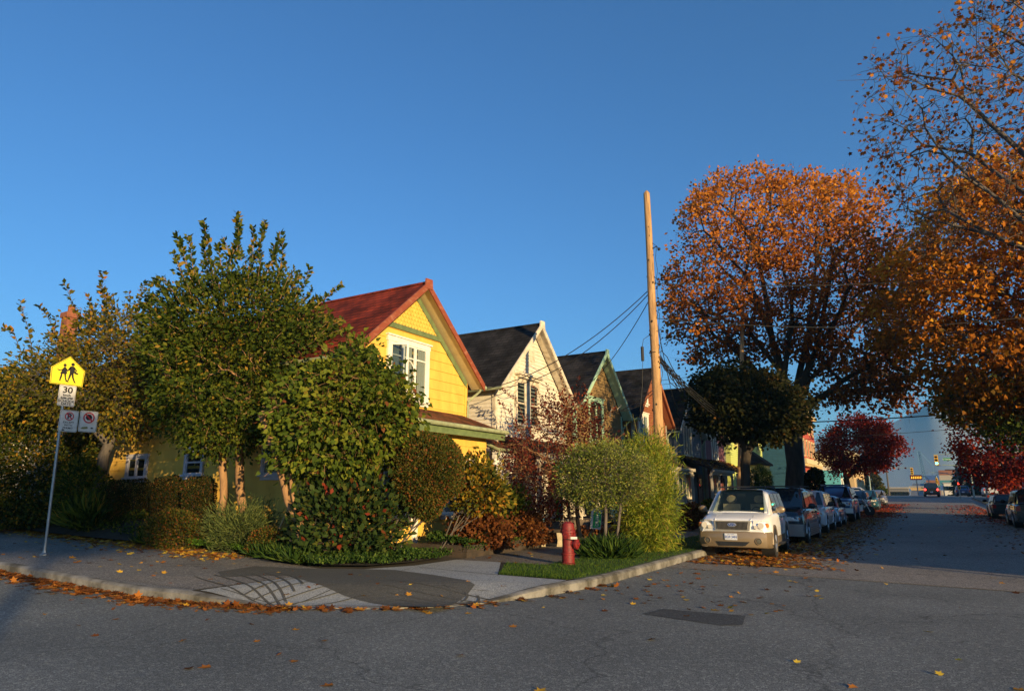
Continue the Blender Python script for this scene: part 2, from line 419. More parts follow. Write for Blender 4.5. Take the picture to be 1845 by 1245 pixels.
def asphalt(name, a, b, c, grain=.8, crack=.45):
    m, nt, bs = nodes(name); v = coords(nt)
    n1 = nt.nodes.new('ShaderNodeTexNoise'); n1.inputs['Scale'].default_value = .35; n1.inputs['Detail'].default_value = 6
    n2 = nt.nodes.new('ShaderNodeTexNoise'); n2.inputs['Scale'].default_value = 75; n2.inputs['Detail'].default_value = 3
    n3 = nt.nodes.new('ShaderNodeTexVoronoi'); n3.inputs['Scale'].default_value = 160
    for n in (n1, n2, n3): nt.links.new(v, n.inputs['Vector'])
    r1 = ramp(nt, [(.35, a), (.65, b)]); nt.links.new(n1.outputs[0], r1.inputs[0])
    r2 = ramp(nt, [(.38, (.45, .45, .45)), (.66, c)]); nt.links.new(n2.outputs[0], r2.inputs[0])
    mx = nt.nodes.new('ShaderNodeMix'); mx.data_type = 'RGBA'; mx.blend_type = 'MULTIPLY'; mx.inputs[0].default_value = 1
    nt.links.new(r1.outputs[0], mx.inputs[6]); nt.links.new(r2.outputs[0], mx.inputs[7]); nt.links.new(mx.outputs[2], bs.inputs['Base Color'])
    vc = nt.nodes.new('ShaderNodeTexVoronoi'); vc.inputs['Scale'].default_value = 38; nt.links.new(v, vc.inputs['Vector'])
    sc_ = nt.nodes.new('ShaderNodeSeparateColor'); nt.links.new(vc.outputs['Color'], sc_.inputs[0]); rs_ = ramp(nt, [(0, (.62, .62, .62)), (.75, (1.0, 1.0, 1.0)), (1, (1.7, 1.68, 1.6))]); nt.links.new(sc_.outputs[0], rs_.inputs[0])
    m2 = nt.nodes.new('ShaderNodeMix'); m2.data_type = 'RGBA'; m2.blend_type = 'MULTIPLY'; m2.inputs[0].default_value = grain; nt.links.new(mx.outputs[2], m2.inputs[6]); nt.links.new(rs_.outputs[0], m2.inputs[7])
    wv = nt.nodes.new('ShaderNodeTexNoise'); wv.inputs['Scale'].default_value = 1.1; wv.inputs['Detail'].default_value = 5; nt.links.new(v, wv.inputs['Vector'])
    va = nt.nodes.new('ShaderNodeVectorMath'); va.operation = 'MULTIPLY_ADD'; va.inputs[1].default_value = (1.6, 1.6, 0); nt.links.new(wv.outputs['Color'], va.inputs[0]); nt.links.new(v, va.inputs[2])
    ve = nt.nodes.new('ShaderNodeTexVoronoi'); ve.feature = 'DISTANCE_TO_EDGE'; ve.inputs['Scale'].default_value = .28; nt.links.new(va.outputs[0], ve.inputs['Vector'])
    rc = ramp(nt, [(.0, (1 - crack, 1 - crack, 1 - crack)), (.006, (1, 1, 1))]); nt.links.new(ve.outputs['Distance'], rc.inputs[0])
    m3 = nt.nodes.new('ShaderNodeMix'); m3.data_type = 'RGBA'; m3.blend_type = 'MULTIPLY'; m3.inputs[0].default_value = 1; nt.links.new(m2.outputs[2], m3.inputs[6]); nt.links.new(rc.outputs[0], m3.inputs[7]); nt.links.new(m3.outputs[2], bs.inputs['Base Color'])
    bp = nt.nodes.new('ShaderNodeBump'); bp.inputs['Strength'].default_value = .45; bp.inputs['Distance'].default_value = .004
    nt.links.new(n3.outputs[0], bp.inputs['Height']); nt.links.new(bp.outputs[0], bs.inputs['Normal'])
    bs.inputs['Roughness'].default_value = .8; bs.inputs['Specular IOR Level'].default_value = .3
    return m
M_ASP = asphalt('asphalt', (.20, .205, .19), (.14, .145, .135), (1.6, 1.6, 1.6))
M_ASP2 = asphalt('asphalt_dark', (.26, .23, .195), (.21, .188, .16), (1.6, 1.6, 1.6))
M_ASP3 = asphalt('asphalt_patch', (.09, .092, .09), (.07, .072, .07), (1.3, 1.3, 1.3), .6, 0)
M_SWA = asphalt('sidewalk_asphalt', (.27, .25, .225), (.20, .185, .165), (1.4, 1.4, 1.4))
M_CON = asphalt('concrete', (.50, .51, .49), (.37, .37, .345), (1.12, 1.12, 1.12), .35, .2)
M_CONW = asphalt('concrete_walk', (.25, .21, .165), (.18, .15, .12), (1.12, 1.12, 1.12))
M_CURB = mat('curb_concrete', (.24, .23, .21), (.06, .055, .042), 1.7, .9, .5, 30, detail=8, lo=.4, hi=.62)
M_SOIL = mat('soil', (.035, .025, .015), (.015, .011, .007), 3, 1, .8, 20)
M_TURF = mat('turf', (.035, .075, .012), (.02, .045, .008), 2, 1, .8, 40)

curb = [(-80, 6.63), (-50, 6.63), (-30, 6.63), (-20, 6.63), (-15, 6.63), (-12, 6.6), (-10.9, 6.63), (-10, 6.72), (-9.2, 6.86), (-8.5, 7.06), (-7.6, 7.42), (-6.8, 7.86), (-6.25, 8.4), (-5.84, 9.05), (-5.45, 10.1), (-5.25, 11.2), (-5.17, 12.2), (-5.15, 14)] + [(-5.15, y) for y in range(16, 46, 2)] + [(-5.15, y) for y in range(50, 107, 8)]
def offset(path, d):
    out = []
    for i, p in enumerate(path):
        a = Vector(path[max(0, i - 1)]); b = Vector(path[min(len(path) - 1, i + 1)]); t = (b - a).normalized()
        out.append((p[0] - t.y * d, p[1] + t.x * d))
    return out
def refine(path, st=.5):
    out = []
    for a, b in zip(path[:-1], path[1:]):
        n = max(1, int(hypot(b[0] - a[0], b[1] - a[1]) / st)); n = min(n, 12)
        out += [(a[0] + (b[0] - a[0]) * i / n, a[1] + (b[1] - a[1]) * i / n) for i in range(n)]
    return out + [path[-1]]
curb = refine(curb)
inner = offset(curb, .16)
sheet('ground', [(-6000, -2500), (6000, -2500), (6000, 9000), (-6000, 9000)], M_SOIL, lambda x, y: -.45 if y < 150 else -4.6, 60)
sheet('road', [(-80, -60), (60, -60), (60, 170), (-80, 170)], M_ASP, lambda x, y: H(x, y), 2)
sheet('street', [(-5.2, 15.35), (5.4, 14.2), (5.4, 106), (-5.2, 106)], M_ASP2, lambda x, y: H(x, y) + .004, 2)
sheet('road_patch', [G(1157, 1106), G(1195, 1097), G(1343, 1109), G(1338, 1126), G(1300, 1127)], M_ASP3, lambda x, y: H(x, y) + .005, 1)
sheet('seam', [(-3.4, 15.24), (5.3, 14.12), (5.3, 14.2), (-3.4, 15.31)], mat('seam_sunlit', (.22, .17, .10), (.16, .12, .07), 5, .9), lambda x, y: H(x, y) + .006, 2)  # paving seam, its warm sunlit tone put into the colour
# north-west block: curb and raised surfaces
mb = MB()
n = len(curb)
vs = []
for (ox, oy), (ix, iy) in zip(curb, inner):
    a, b = H(ox, oy), Z(ix, iy); mx, my = ox + (ix - ox) * .25, oy + (iy - oy) * .25
    vs += [(ox, oy, a - .05), (ox, oy, H(ox, oy) + S(ix, iy) * .8), (mx, my, b + .002), (ix, iy, b + .002), (ix, iy, a - .1)]
fs = [(i * 5 + k, i * 5 + k + 1, (i + 1) * 5 + k + 1, (i + 1) * 5 + k) for i in range(n - 1) for k in range(4)]
mb.add(vs, fs); kindof(mb.build('curb', M_CURB, sharp=50), 'structure')
blk = inner + [(-80, 106)]
sheet('block_ground', [(x, y) for x, y in blk], M_SOIL, lambda x, y: Z(x, y) - .012, .6)
def path_pts(x0, x1, arr): return [p for p in arr if x0 <= p[0] <= x1]
left_in = [p for p in inner if p[0] < -9.9 and p[0] > -60 and p[1] < 7.5]
# asphalt sidewalk of the side street (curb to garden bed)
bed_edge = [(-60, 10.2), (-22, 10.2), (-18, 10.35), (-14.4, 10.75), (-12.2, 10.35), (-10.6, 10.15), (-9.7, 10.6), (-9.35, 11.6)]
sw = left_in + [(-9.95, 8.6), (-9.9, 10.1), (-10.6, 10.12)] + [p for p in bed_edge[:-3]][::-1]
sheet('sidewalk', sw, M_SWA, lambda x, y: Z(x, y), .6)
# concrete corner with the ramp
cor = [p for p in inner if p[0] >= -9.95 and p[1] < 11.05]
cor = [(-9.9, 6.95)] + [p for p in cor if p[0] > -9.85] + [(-5.5, 11.0), (-6.95, 11.05), (-8.1, 13.0), (-9.3, 13.0), (-9.3, 11.5), (-9.7, 10.55), (-9.9, 10.2), (-9.93, 8.6)]
sheet('corner_pavement', cor, M_CON, lambda x, y: Z(x, y) + .004, .3)
# dark asphalt patch in the side street walk
sheet('pavement_patch', [(-12.6, 6.95), (-10.05, 7.0), (-10.0, 10.0), (-11.6, 10.2), (-13.2, 9.6), (-11.0, 8.4)], M_ASP2, lambda x, y: Z(x, y) + .004, .6)
sheet('footpath', [(-9.28, 13.02), (-8.12, 13.02), (-7.0, 13.0), (-7.0, 104), (-9.28, 104)], M_CONW, lambda x, y: Z(x, y) + .003, 1)
rin = [p for p in inner if p[1] > 11.1]
sheet('grass_verge', [(-6.9, 11.1)] + rin + [(-6.98, 104), (-6.98, 12.98), (-7.9, 12.95)], M_TURF, lambda x, y: Z(x, y) + .004, .8)
# dark patch across the ramp and thin dark curved lines at both of its flares
M_DARKC = asphalt('dark_concrete', (.155, .148, .125), (.12, .113, .095), (1.1, 1.1, 1.1), .4, 0)
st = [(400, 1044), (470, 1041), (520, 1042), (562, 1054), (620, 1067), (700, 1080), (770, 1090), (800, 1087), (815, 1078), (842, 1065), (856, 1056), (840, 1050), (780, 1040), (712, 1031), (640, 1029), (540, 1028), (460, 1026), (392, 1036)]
sheet('dark_patch', [G(*p, .11) for p in st], M_DARKC, lambda x, y: Z(x, y) + .009, .3)
gr = [((385, 1046), (440, 1062), (495, 1088)), ((420, 1043), (470, 1060), (505, 1085)), ((450, 1042), (490, 1058), (515, 1080)), ((480, 1042), (510, 1054), (530, 1070)), ((350, 1050), (420, 1070), (490, 1090)), ((505, 1042), (530, 1050), (545, 1062)),
      ((540, 1050), (490, 1060), (440, 1075)), ((570, 1056), (510, 1066), (455, 1080)), ((600, 1062), (540, 1072), (475, 1085)), ((625, 1068), (560, 1078), (490, 1089)), ((650, 1073), (590, 1083), (530, 1091)),
      ((700, 1055), (800, 1066), (890, 1078)), ((690, 1062), (790, 1073), (880, 1082)), ((700, 1070), (790, 1079), (868, 1086)), ((720, 1077), (790, 1084), (850, 1089)), ((800, 1062), (815, 1068), (806, 1076)), ((835, 1067), (842, 1073), (830, 1080)), ((860, 1072), (862, 1078), (850, 1083))]
mb = MB()
for g3 in gr:
    p = [Vector(G(*q, .06)) for q in g3]; k = 10; c = []
    for i in range(k + 1): t = i / k; c.append(p[0] * (1 - t) ** 2 + (p[1] * 2 - (p[0] + p[2]) / 2) * 2 * t * (1 - t) + p[2] * t * t)
    for i in range(k):
        t = (c[i + 1] - c[i]).normalized(); q = Vector((-t.y, t.x)) * .02; a, b = c[i], c[i + 1]
        mb.add([(*(a - q), Z(*a) + .013), (*(a + q), Z(*a) + .013), (*(b + q), Z(*b) + .013), (*(b - q), Z(*b) + .013)], [(0, 1, 2, 3)])
kindof(mb.build('dark_curve', M_DARKC), 'structure')
# joints in the concrete
mb = MB()
for a, b in (((-9.9, 8.9), (-6.2, 9.6)), ((-8.2, 7.3), (-9.0, 11.0)), ((-9.8, 7.25), (-8.6, 7.25)), ((-6.9, 11.0), (-9.0, 11.3))):
    a = Vector(a); b = Vector(b); t = (b - a).normalized(); q = Vector((-t.y, t.x)) * .012; k = 12
    for i in range(k):
        p0 = a + (b - a) * i / k; p1 = a + (b - a) * (i + 1) / k
        mb.add([(*(p0 - q), Z(*p0) + .008), (*(p0 + q), Z(*p0) + .008), (*(p1 + q), Z(*p1) + .008), (*(p1 - q), Z(*p1) + .008)], [(0, 1, 2, 3)])
kindof(mb.build('pavement_joint', M_ASP3), 'structure')
# other blocks
for nm, poly in (('block_ground', [(5.3, 6.8), (60, 6.8), (60, 104), (5.3, 104)]), ('block_ground', [(5.3, -50), (60, -50), (60, -4), (5.3, -4)]), ('block_ground', [(-80, -50), (-5.3, -50), (-5.3, -4), (-80, -4)])):
    sheet(nm, poly, M_TURF, lambda x, y: H(x, y) + .15, 3)
    mb = MB(); x0, y0 = poly[0]; x1, y1 = poly[2]
    pts = refine([(x0, y0), (x1, y0), (x1, y1), (x0, y1), (x0, y0)], 3)
    for a, b in zip(pts[:-1], pts[1:]): mb.add([(*a, H(*a) - .1), (*b, H(*b) - .1), (*b, H(*b) + .15), (*a, H(*a) + .15)], [(0, 1, 2, 3)])
    kindof(mb.build('curb', M_CURB), 'structure')
sheet('sidewalk', [(5.5, 8), (9, 8), (9, 104), (5.5, 104)], M_CONW, lambda x, y: H(x, y) + .156, 2)

# fallen leaves
LIT = leafmat('litter_leaf', [(0, (.10, .035, .012)), (.35, (.30, .095, .02)), (.6, (.42, .16, .03)), (.85, (.55, .30, .03)), (1, (.70, .48, .05))], .1, .7)
LITR = leafmat('litter_red', [(0, (.12, .02, .012)), (.5, (.38, .04, .02)), (1, (.45, .10, .03))], .1, .7)
P = []; rv = []; sz = []
def put(x, y, zf, r, h=.03):
    P.append((x, y, zf(x, y) + npr.uniform(.003, h * .45))); rv.append(r)
cp = [c for c in curb if -24 < c[0] and c[1] < 12]
def gutter(n, x0, x1, wid, rc):
    arr = [c for c in refine(cp, .3) if x0 <= c[0] <= x1]; of = offset(arr, -1)
    for _ in range(n):
        i = npr.randint(len(arr)); d = abs(npr.normal(0, wid)) + .03
        x = arr[i][0] + (of[i][0] - arr[i][0]) * d + npr.normal(0, .12); y = arr[i][1] + (of[i][1] - arr[i][1]) * d
        put(x, y, H, npr.uniform(*rc), .07 if d < .3 else .02)
gutter(2800, -24, -10.5, .24, (.05, .6)); gutter(500, -11, -8.2, .22, (.1, .6)); gutter(260, -9, -5.2, .12, (.1, .7))
for _ in range(40): put(npr.uniform(-16, -5.5), npr.uniform(4.2, 6.4), H, npr.uniform(.1, .75), .012)
for _ in range(12500):
    y = 16.5 + 46 * npr.uniform() ** 1.25; x = -3.2 + npr.normal(0, .62) + (.5 * npr.uniform() if y > 20 else 0)
    if npr.uniform() < .35: x = npr.uniform(-5.1, -3.2)
    if x > -5.1: put(x, y, H, npr.uniform(.1, .75), .05)
for _ in range(170): put(npr.uniform(-5.1, -1.5), npr.uniform(10, 22), H, npr.uniform(.1, .9), .02)
for _ in range(130): put(npr.uniform(-5.5, 5.0), 3.5 + 40 * npr.uniform() ** 1.5, H, npr.choice([.2, .4, .6, .95, 1.0]), .012)
for _ in range(5000):
    y = npr.uniform(17, 62); x = 5.15 - abs(npr.normal(0, 1.25)); put(x, y, H, npr.uniform(.0, .7), .03)
for _ in range(1700):
    x = npr.uniform(-25, -13.2); y = 10.1 - abs(npr.normal(0, .42)) + npr.uniform(0, .7); put(x, y, Z, npr.uniform(.35, 1), .06)
for _ in range(160): put(npr.uniform(-20, -6), npr.uniform(7.2, 10), Z, npr.uniform(.2, 1), .012)
for _ in range(300): put(npr.uniform(-9.2, -5.4), npr.uniform(13, 30), Z, npr.uniform(.2, 1), .012)
P = np.array(P); D = npr.normal(0, 1, P.shape); D[:, 2] *= .08
o = leaf_mesh('fallen_leaves', P, D, .105, LIT, None, 'maple', jit=.02, roll=.22, rv=rv, szj=.35, up=np.tile([0, 0, 1.], (len(P), 1))); kindof(o, 'stuff')
P = []
for _ in range(3500):
    y = npr.uniform(48, 82); x = -3 + npr.normal(0, .9); P.append((x, y, H(x, y) + npr.uniform(.005, .04)))
for _ in range(1500):
    y = npr.uniform(42, 80); x = 4.2 - abs(npr.normal(0, 1.3)); P.append((x, y, H(x, y) + npr.uniform(.005, .04)))
P = np.array(P); D = npr.normal(0, 1, P.shape); D[:, 2] *= .12
o = leaf_mesh('fallen_red_leaves', P, D, .13, LITR, None, 'maple', jit=.02, roll=.3, up=np.tile([0, 0, 1.], (len(P), 1))); kindof(o, 'stuff')
# grass blades on the verge
GR = leafmat('grass_blade', [(0, (.025, .07, .008)), (.6, (.06, .13, .015)), (1, (.14, .20, .03))], .35, .5)
n = 42000; x = npr.uniform(-7.9, -5.3, n); y = 11.1 + npr.uniform(0, 1, n) ** 1.6 * 22
vp = [(-6.95, 11.1), (-5.5, 11.1), (-5.33, 12.2), (-5.31, 34), (-6.98, 34), (-6.98, 12.98), (-7.9, 12.95)]
g = inpoly(x, y, vp); x, y = x[g], y[g]; P = np.array([(a, b, Z(a, b)) for a, b in zip(x, y)])
D = npr.normal(0, .35, P.shape); D[:, 2] = 1
kindof(leaf_mesh('grass', P, D, .055, GR, None, 'blade', jit=.1), 'stuff')
# ------------------------------------------------------------ houses
def laps(mb, o, u, n, wid, z0, z1, h, t=.028):
    """clapboards on a wall: o origin, u along, n outward, wid(z) -> (a, b) extent at height z"""
    o = Vector(o); u = Vector(u); n = Vector(n); z = z0
    while z < z1 - .01:
        zt = min(z + h, z1); a0, b0 = wid(z); a1, b1 = wid(zt)
        if b0 > a0:
            if b1 < a1: a1 = b1 = (a0 + b0) / 2
            P = lambda s, zz, k: o + u * s + Vector((0, 0, zz)) + n * k
            mb.add([P(a0, z, t), P(b0, z, t), P(b1, zt, t * .15), P(a1, zt, t * .15), P(a0, z, -.02), P(b0, z, -.02), P(b1, zt, -.02), P(a1, zt, -.02)],
                   [(0, 1, 2, 3), (4, 5, 1, 0), (0, 3, 7, 4), (1, 5, 6, 2)])
        z = zt
M_GLASS = glassmat('window_glass', (.015, .02, .025), .6)
M_DARK = flat('dark_interior', (.012, .011, .012), .9)
M_CURT = mat('curtain', (.78, .74, .64), (.58, .54, .46), 3, .9, aniso=(1, 14, 14))
def window(root, M, w, h, trim, mull=1, cas=.11, cap=True, curtain=True, arch=False, sash=0, transom=0, name='window'):
    """M maps x right, y up, z out of the wall; origin at the centre of the opening"""
    M = M @ Matrix.Translation((0, 0, .034)); f = MB(M); a, b = w / 2, h / 2
    f.box(-a - cas, -a, -b, b, -.05, .045); f.box(a, a + cas, -b, b, -.05, .045)
    f.box(-a - cas - .03, a + cas + .03, b, b + cas * 1.15, -.03, .05)
    if cap: f.box(-a - cas - .07, a + cas + .07, b + cas * 1.15, b + cas * 1.15 + .045, -.03, .09)
    f.box(-a - cas - .05, a + cas + .05, -b - .06, -b, -.03, .10); f.box(-a - cas, a + cas, -b - .15, -b - .06, -.03, .035)
    s = .045
    f.box(-a, -a + s, -b, b, -.02, .03); f.box(a - s, a, -b, b, -.02, .03); f.box(-a + s, a - s, b - s, b, -.02, .03); f.box(-a + s, a - s, -b, -b + s, -.02, .03)
    for i in range(mull):
        x = -a + w * (i + 1) / (mull + 1); f.box(x - .055, x + .055, -b + s, b - s, -.02, .036)
    if sash: f.box(-a + s, a - s, -.025, .025, -.02, .024)
    if transom: f.box(-a + s, a - s, transom - .02, transom + .02, -.02, .024)
    if arch:
        x0, x1 = arch; pts = [(x0 + (x1 - x0) * i / 8, .12 + .22 * sin(pi * i / 8), .015) for i in range(9)]; f.tube(pts, .022, 5)
    fo = f.build(name, trim, root)
    MB(M).box(-a, a, -b, b, -.03, -.012).build('interior', M_DARK, fo)
    if curtain:
        c = MB(M)
        for x0, x1 in ((-a, -a + w * .2), (a - w * .2, a)) if mull < 1 else ((-a, -a + w * .24), (-w * .12, w * .10), (a - w * .24, a)):
            n = 8
            for i in range(n):
                xa = x0 + (x1 - x0) * i / n; xb = x0 + (x1 - x0) * (i + 1) / n
                c.add([(xa, -b, -.008 + .008 * (i % 2)), (xb, -b, -.008 + .008 * ((i + 1) % 2)), (xb, b, -.008 + .008 * ((i + 1) % 2)), (xa, b, -.008 + .008 * (i % 2))], [(0, 1, 2, 3)])
        c.build('curtain', M_CURT, fo, fix=False)
    MB(M).add([(-a, -b, .008), (a, -b, .008), (a, b, .008), (-a, b, .008)], [(0, 1, 2, 3)]).build('pane', M_GLASS, fo)
    return fo
def FX(x, y, z): return frame((x, y, z), (0, 1, 0), (0, 0, 1), (1, 0, 0))      # on a wall facing +x
def FY(x, y, z): return frame((x, y, z), (1, 0, 0), (0, 0, 1), (0, -1, 0))     # on a wall facing -y
def house(label, Y, W, depth, ze, zp, wall, trim, rm, barge=None, soffit=None, lap=.14, ov=.3, fo=.5, winfun=None, porch=None, X=-12.5, rz=0, z0=None, group='gabled houses in a row', side=True, name='gabled_house', zloc=None):
    """local: street gable at x=0 facing +x; ze eave height at the roof edge"""
    zg = Z(X, Y) if zloc is None else zloc; root = thing(name, label, 'house', (X, Y, zg), rz, group)
    ze -= zg; zp -= zg; hw = W / 2; sl = (zp - ze) / (hw + ov); barge = barge or trim; soffit = soffit or trim
    zw = zp - .12 - sl * hw                       # wall top at the side walls
    core = MB(); core.prism([(-hw, -.3), (hw, -.3), (hw, zw), (0, zp - .12), (-hw, zw)], 'x', -depth, -.02)
    wl = core
    gw = lambda z: (-hw, hw) if z <= zw else (-max(0, (zp - .12 - z) / sl), max(0, (zp - .12 - z) / sl))
    laps(wl, (0, 0, 0), (0, 1, 0), (1, 0, 0), gw, .35, zp - .13, lap)
    if side: laps(wl, (0, -hw, 0), (-1, 0, 0), (0, -1, 0), lambda z: (0, depth), .35, zw, lap)
    wl.build('wall', wall, root, fix=False)
    f = MB(); f.box(-depth - .03, .03, -hw - .03, hw + .03, -.5, .35); f.build('foundation', MATS['foundation'], root)
    for cy in (-hw - .045, hw - .09): MB().box(-.10, .045, cy, cy + .135, .35, zw).build('corner_board', wall if wall is YEL else trim, root)
    th = .1; r = MB()
    for s in (-1, 1):
        e = (s * (hw + ov), ze); p = (0, zp)
        r.prism([e, p, (0, zp + th), (s * (hw + ov + .02), ze + th)] if s > 0 else [p, e, (s * (hw + ov + .02), ze + th), (0, zp + th)], 'x', -depth - .3, fo)
    r.tube([(-depth - .3, 0, zp + th - .02), (fo + .02, 0, zp + th - .02)], .07, 6)
    r.build('roof', rm, root)
    b = MB()
    for s in (-1, 1):
        L = [(s * (hw + ov + .03), ze - .10), (0, zp - .10), (0, zp + th + .03), (s * (hw + ov + .03), ze + th + .03)]
        b.prism(L if s < 0 else L[::-1], 'x', fo, fo + .045)
    b.add([(fo + .05, -.16, zp - .1), (fo + .08, .16, zp - .1), (fo + .08, .13, zp + .2), (fo + .05, -.13, zp + .2), (fo, -.16, zp - .1), (fo, .16, zp - .1), (fo, .13, zp + .2), (fo, -.13, zp + .2)],
          [(0, 1, 2, 3), (4, 7, 6, 5), (0, 3, 7, 4), (1, 5, 6, 2), (3, 2, 6, 7), (0, 4, 5, 1)])
    b.build('barge_board', barge, root)
    so_ = MB()
    for s in (-1, 1):
        L = [(s * (hw + ov), ze - .03), (0, zp - .03), (0, zp - .004), (s * (hw + ov), ze - .004)]
        so_.prism(L if s < 0 else L[::-1], 'x', .02, fo - .002)
    so_.build('soffit', soffit, root)
    g = MB()
    for s in (-1, 1):
        g = MB(); y = s * (hw + ov + .07); g.tube([(-depth - .2, y, ze + .02), (fo + .05, y, ze + .02)], .06, 6)
        g.build('gutter', MATS['gutter'], root)
    d = MB(); y = hw + ov + .03
    d.tube([(fo - .1, y, ze), (fo - .15, y - .05, ze - .12), (.10, hw + .02, ze - .45), (.09, hw + .02, ze - .6), (.09, hw + .02, .4)], .04, 6); d.build('downspout', MATS['gutter'], root)
    if winfun: winfun(root, hw, zg)
    if porch:
        pz0, pz1, px, ya, yb, pm, pt, posts = porch; pz0 -= zg; pz1 -= zg
        p = MB(); p.add([(.0, ya, pz0), (px, ya, pz1), (px, yb, pz1), (.0, yb, pz0), (.0, ya, pz0 - .1), (px, ya, pz1 - .1), (px, yb, pz1 - .1), (.0, yb, pz0 - .1)],
              [(0, 1, 2, 3), (4, 7, 6, 5), (0, 4, 5, 1), (1, 5, 6, 2), (2, 6, 7, 3), (0, 3, 7, 4)])
        p.build('porch_roof', pm, root)
        q = MB(); q.box(px - .16, px - .06, ya + .05, yb - .05, pz1 - .32, pz1 - .1); q.box(px - .02, px + .06, ya - .03, yb + .03, pz1 - .16, pz1 + .0); q.build('porch_fascia', pt, root)
        fl = MB(); fl.box(.03, px - .02, ya + .02, yb - .02, .3, .5); fl.box(px - .04, px, ya + .04, yb - .04, -.2, .3); fl.build('porch_floor', MATS['porch_wood'], root)
        nn = posts
        for i in range(nn):
            c = MB(); y = ya + .12 + (yb - ya - .24) * i / (nn - 1); c.box(px - .17, px - .05, y - .06, y + .06, .5, pz1 - .32); c.box(px - .2, px - .02, y - .09, y + .09, pz1 - .4, pz1 - .32)
            c.build('porch_post', pt, root)
        ra = MB(); ra.box(px - .14, px - .08, ya + .1, yb - 1.3, 1.32, 1.38); ra.box(px - .14, px - .08, ya + .1, yb - 1.3, .62, .67)
        y = ya + .2
        while y < yb - 1.35: ra.box(px - .125, px - .095, y - .018, y + .018, .67, 1.32); y += .12
        ra.build('railing', pt, root)
        st = MB()
        for k in range(3): st.box(px, px + .28 * (3 - k), yb - 1.2, yb - .2, -.1, .12 + .14 * k - .01 * k)
        st.build('steps', MATS['porch_wood'], root)
        dr = MB(FX(.02, yb - .75, 1.5)); dr.box(-.45, .45, -1, 1.02, -.02, .04); dr.box(-.55, -.45, -1, 1.12, -.02, .06); dr.box(.45, .55, -1, 1.12, -.02, .06); dr.box(-.45, .45, 1.02, 1.12, -.02, .06)
        do = dr.build('door', MATS['door_paint'], root); MB(FX(.07, yb - .75, 2.0)).box(-.28, .28, -.3, .4, 0, .012).build('pane', M_GLASS, do)
    return root
mat('foundation', (.22, .21, .19), (.13, .12, .11), 3, .95, .4)
mat('gutter', (.36, .40, .22), (.22, .24, .14), 4, .6)
mat('porch_wood', (.16, .12, .08), (.09, .07, .05), 5, .9)
mat('door_paint', (.16, .05, .03), (.12, .04, .03), 5, .6)
YEL = mat('yellow_siding', (.76, .47, .08), (.58, .33, .05), 1.6, .75, .3, 60, aniso=(2.2, 2.2, .6), lo=.38, hi=.8, detail=8)
CREAM = mat('cream_siding', (.72, .66, .54), (.58, .52, .42), 3, .8, .3, 50)
OLIVE = mat('olive_shingle', (.30, .19, .07), (.20, .125, .045), 4, .9, .4, 50)
RUST = mat('rust_siding', (.30, .10, .035), (.22, .07, .03), 3, .85, .3, 50)
BLUG = mat('blue_grey_siding', (.12, .15, .19), (.085, .105, .135), 3, .85, .3, 50)
PURP = mat('plum_siding', (.22, .085, .10), (.16, .06, .075), 3, .85, .3, 50)
LIME = mat('lime_siding', (.50, .56, .16), (.42, .48, .13), 3, .85, .2, 50)
TEAL = mat('teal_siding', (.018, .085, .14), (.014, .07, .115), 3, .8, .2, 50)
REDB = mat('red_siding', (.45, .075, .035), (.36, .06, .03), 3, .8, .2, 50)
WT = mat('white_trim', (.80, .76, .68), (.68, .63, .55), 6, .6, .1, 60)
WT2 = mat('weathered_trim', (.66, .58, .45), (.38, .31, .22), 5, .8, .4, 50, lo=.45, hi=.7)
MINT = mat('mint_trim', (.30, .50, .32), (.40, .55, .40), 6, .6)
GRN = mat('green_trim', (.15, .20, .08), (.10, .14, .055), 5, .65)
RED = mat('red_trim', (.24, .055, .022), (.42, .2, .12), 7, .7, lo=.52, hi=.8, aniso=(1, .6, 1.4))
BEIG = mat('beige_soffit', (.62, .50, .27), (.55, .43, .22), 4, .7)
GREYT = mat('grey_trim', (.42, .38, .31), (.30, .27, .22), 5, .8)
RRED = roofmat('red_shingle_roof', (.24, .033, .014), (.15, .022, .012), (.04, .009, .008))
RBLK = roofmat('black_shingle_roof', (.030, .027, .028), (.020, .019, .020), (.008, .008, .008))
RBRN = roofmat('brown_shingle_roof', (.05, .032, .024), (.035, .022, .018), (.012, .01, .008))
RSHED = roofmat('mossy_red_roof', (.22, .07, .03), (.15, .06, .025), (.05, .03, .015), 'yx')
RSHB = roofmat('dark_shed_roof', (.07, .045, .03), (.05, .03, .022), (.015, .01, .008), 'yx')

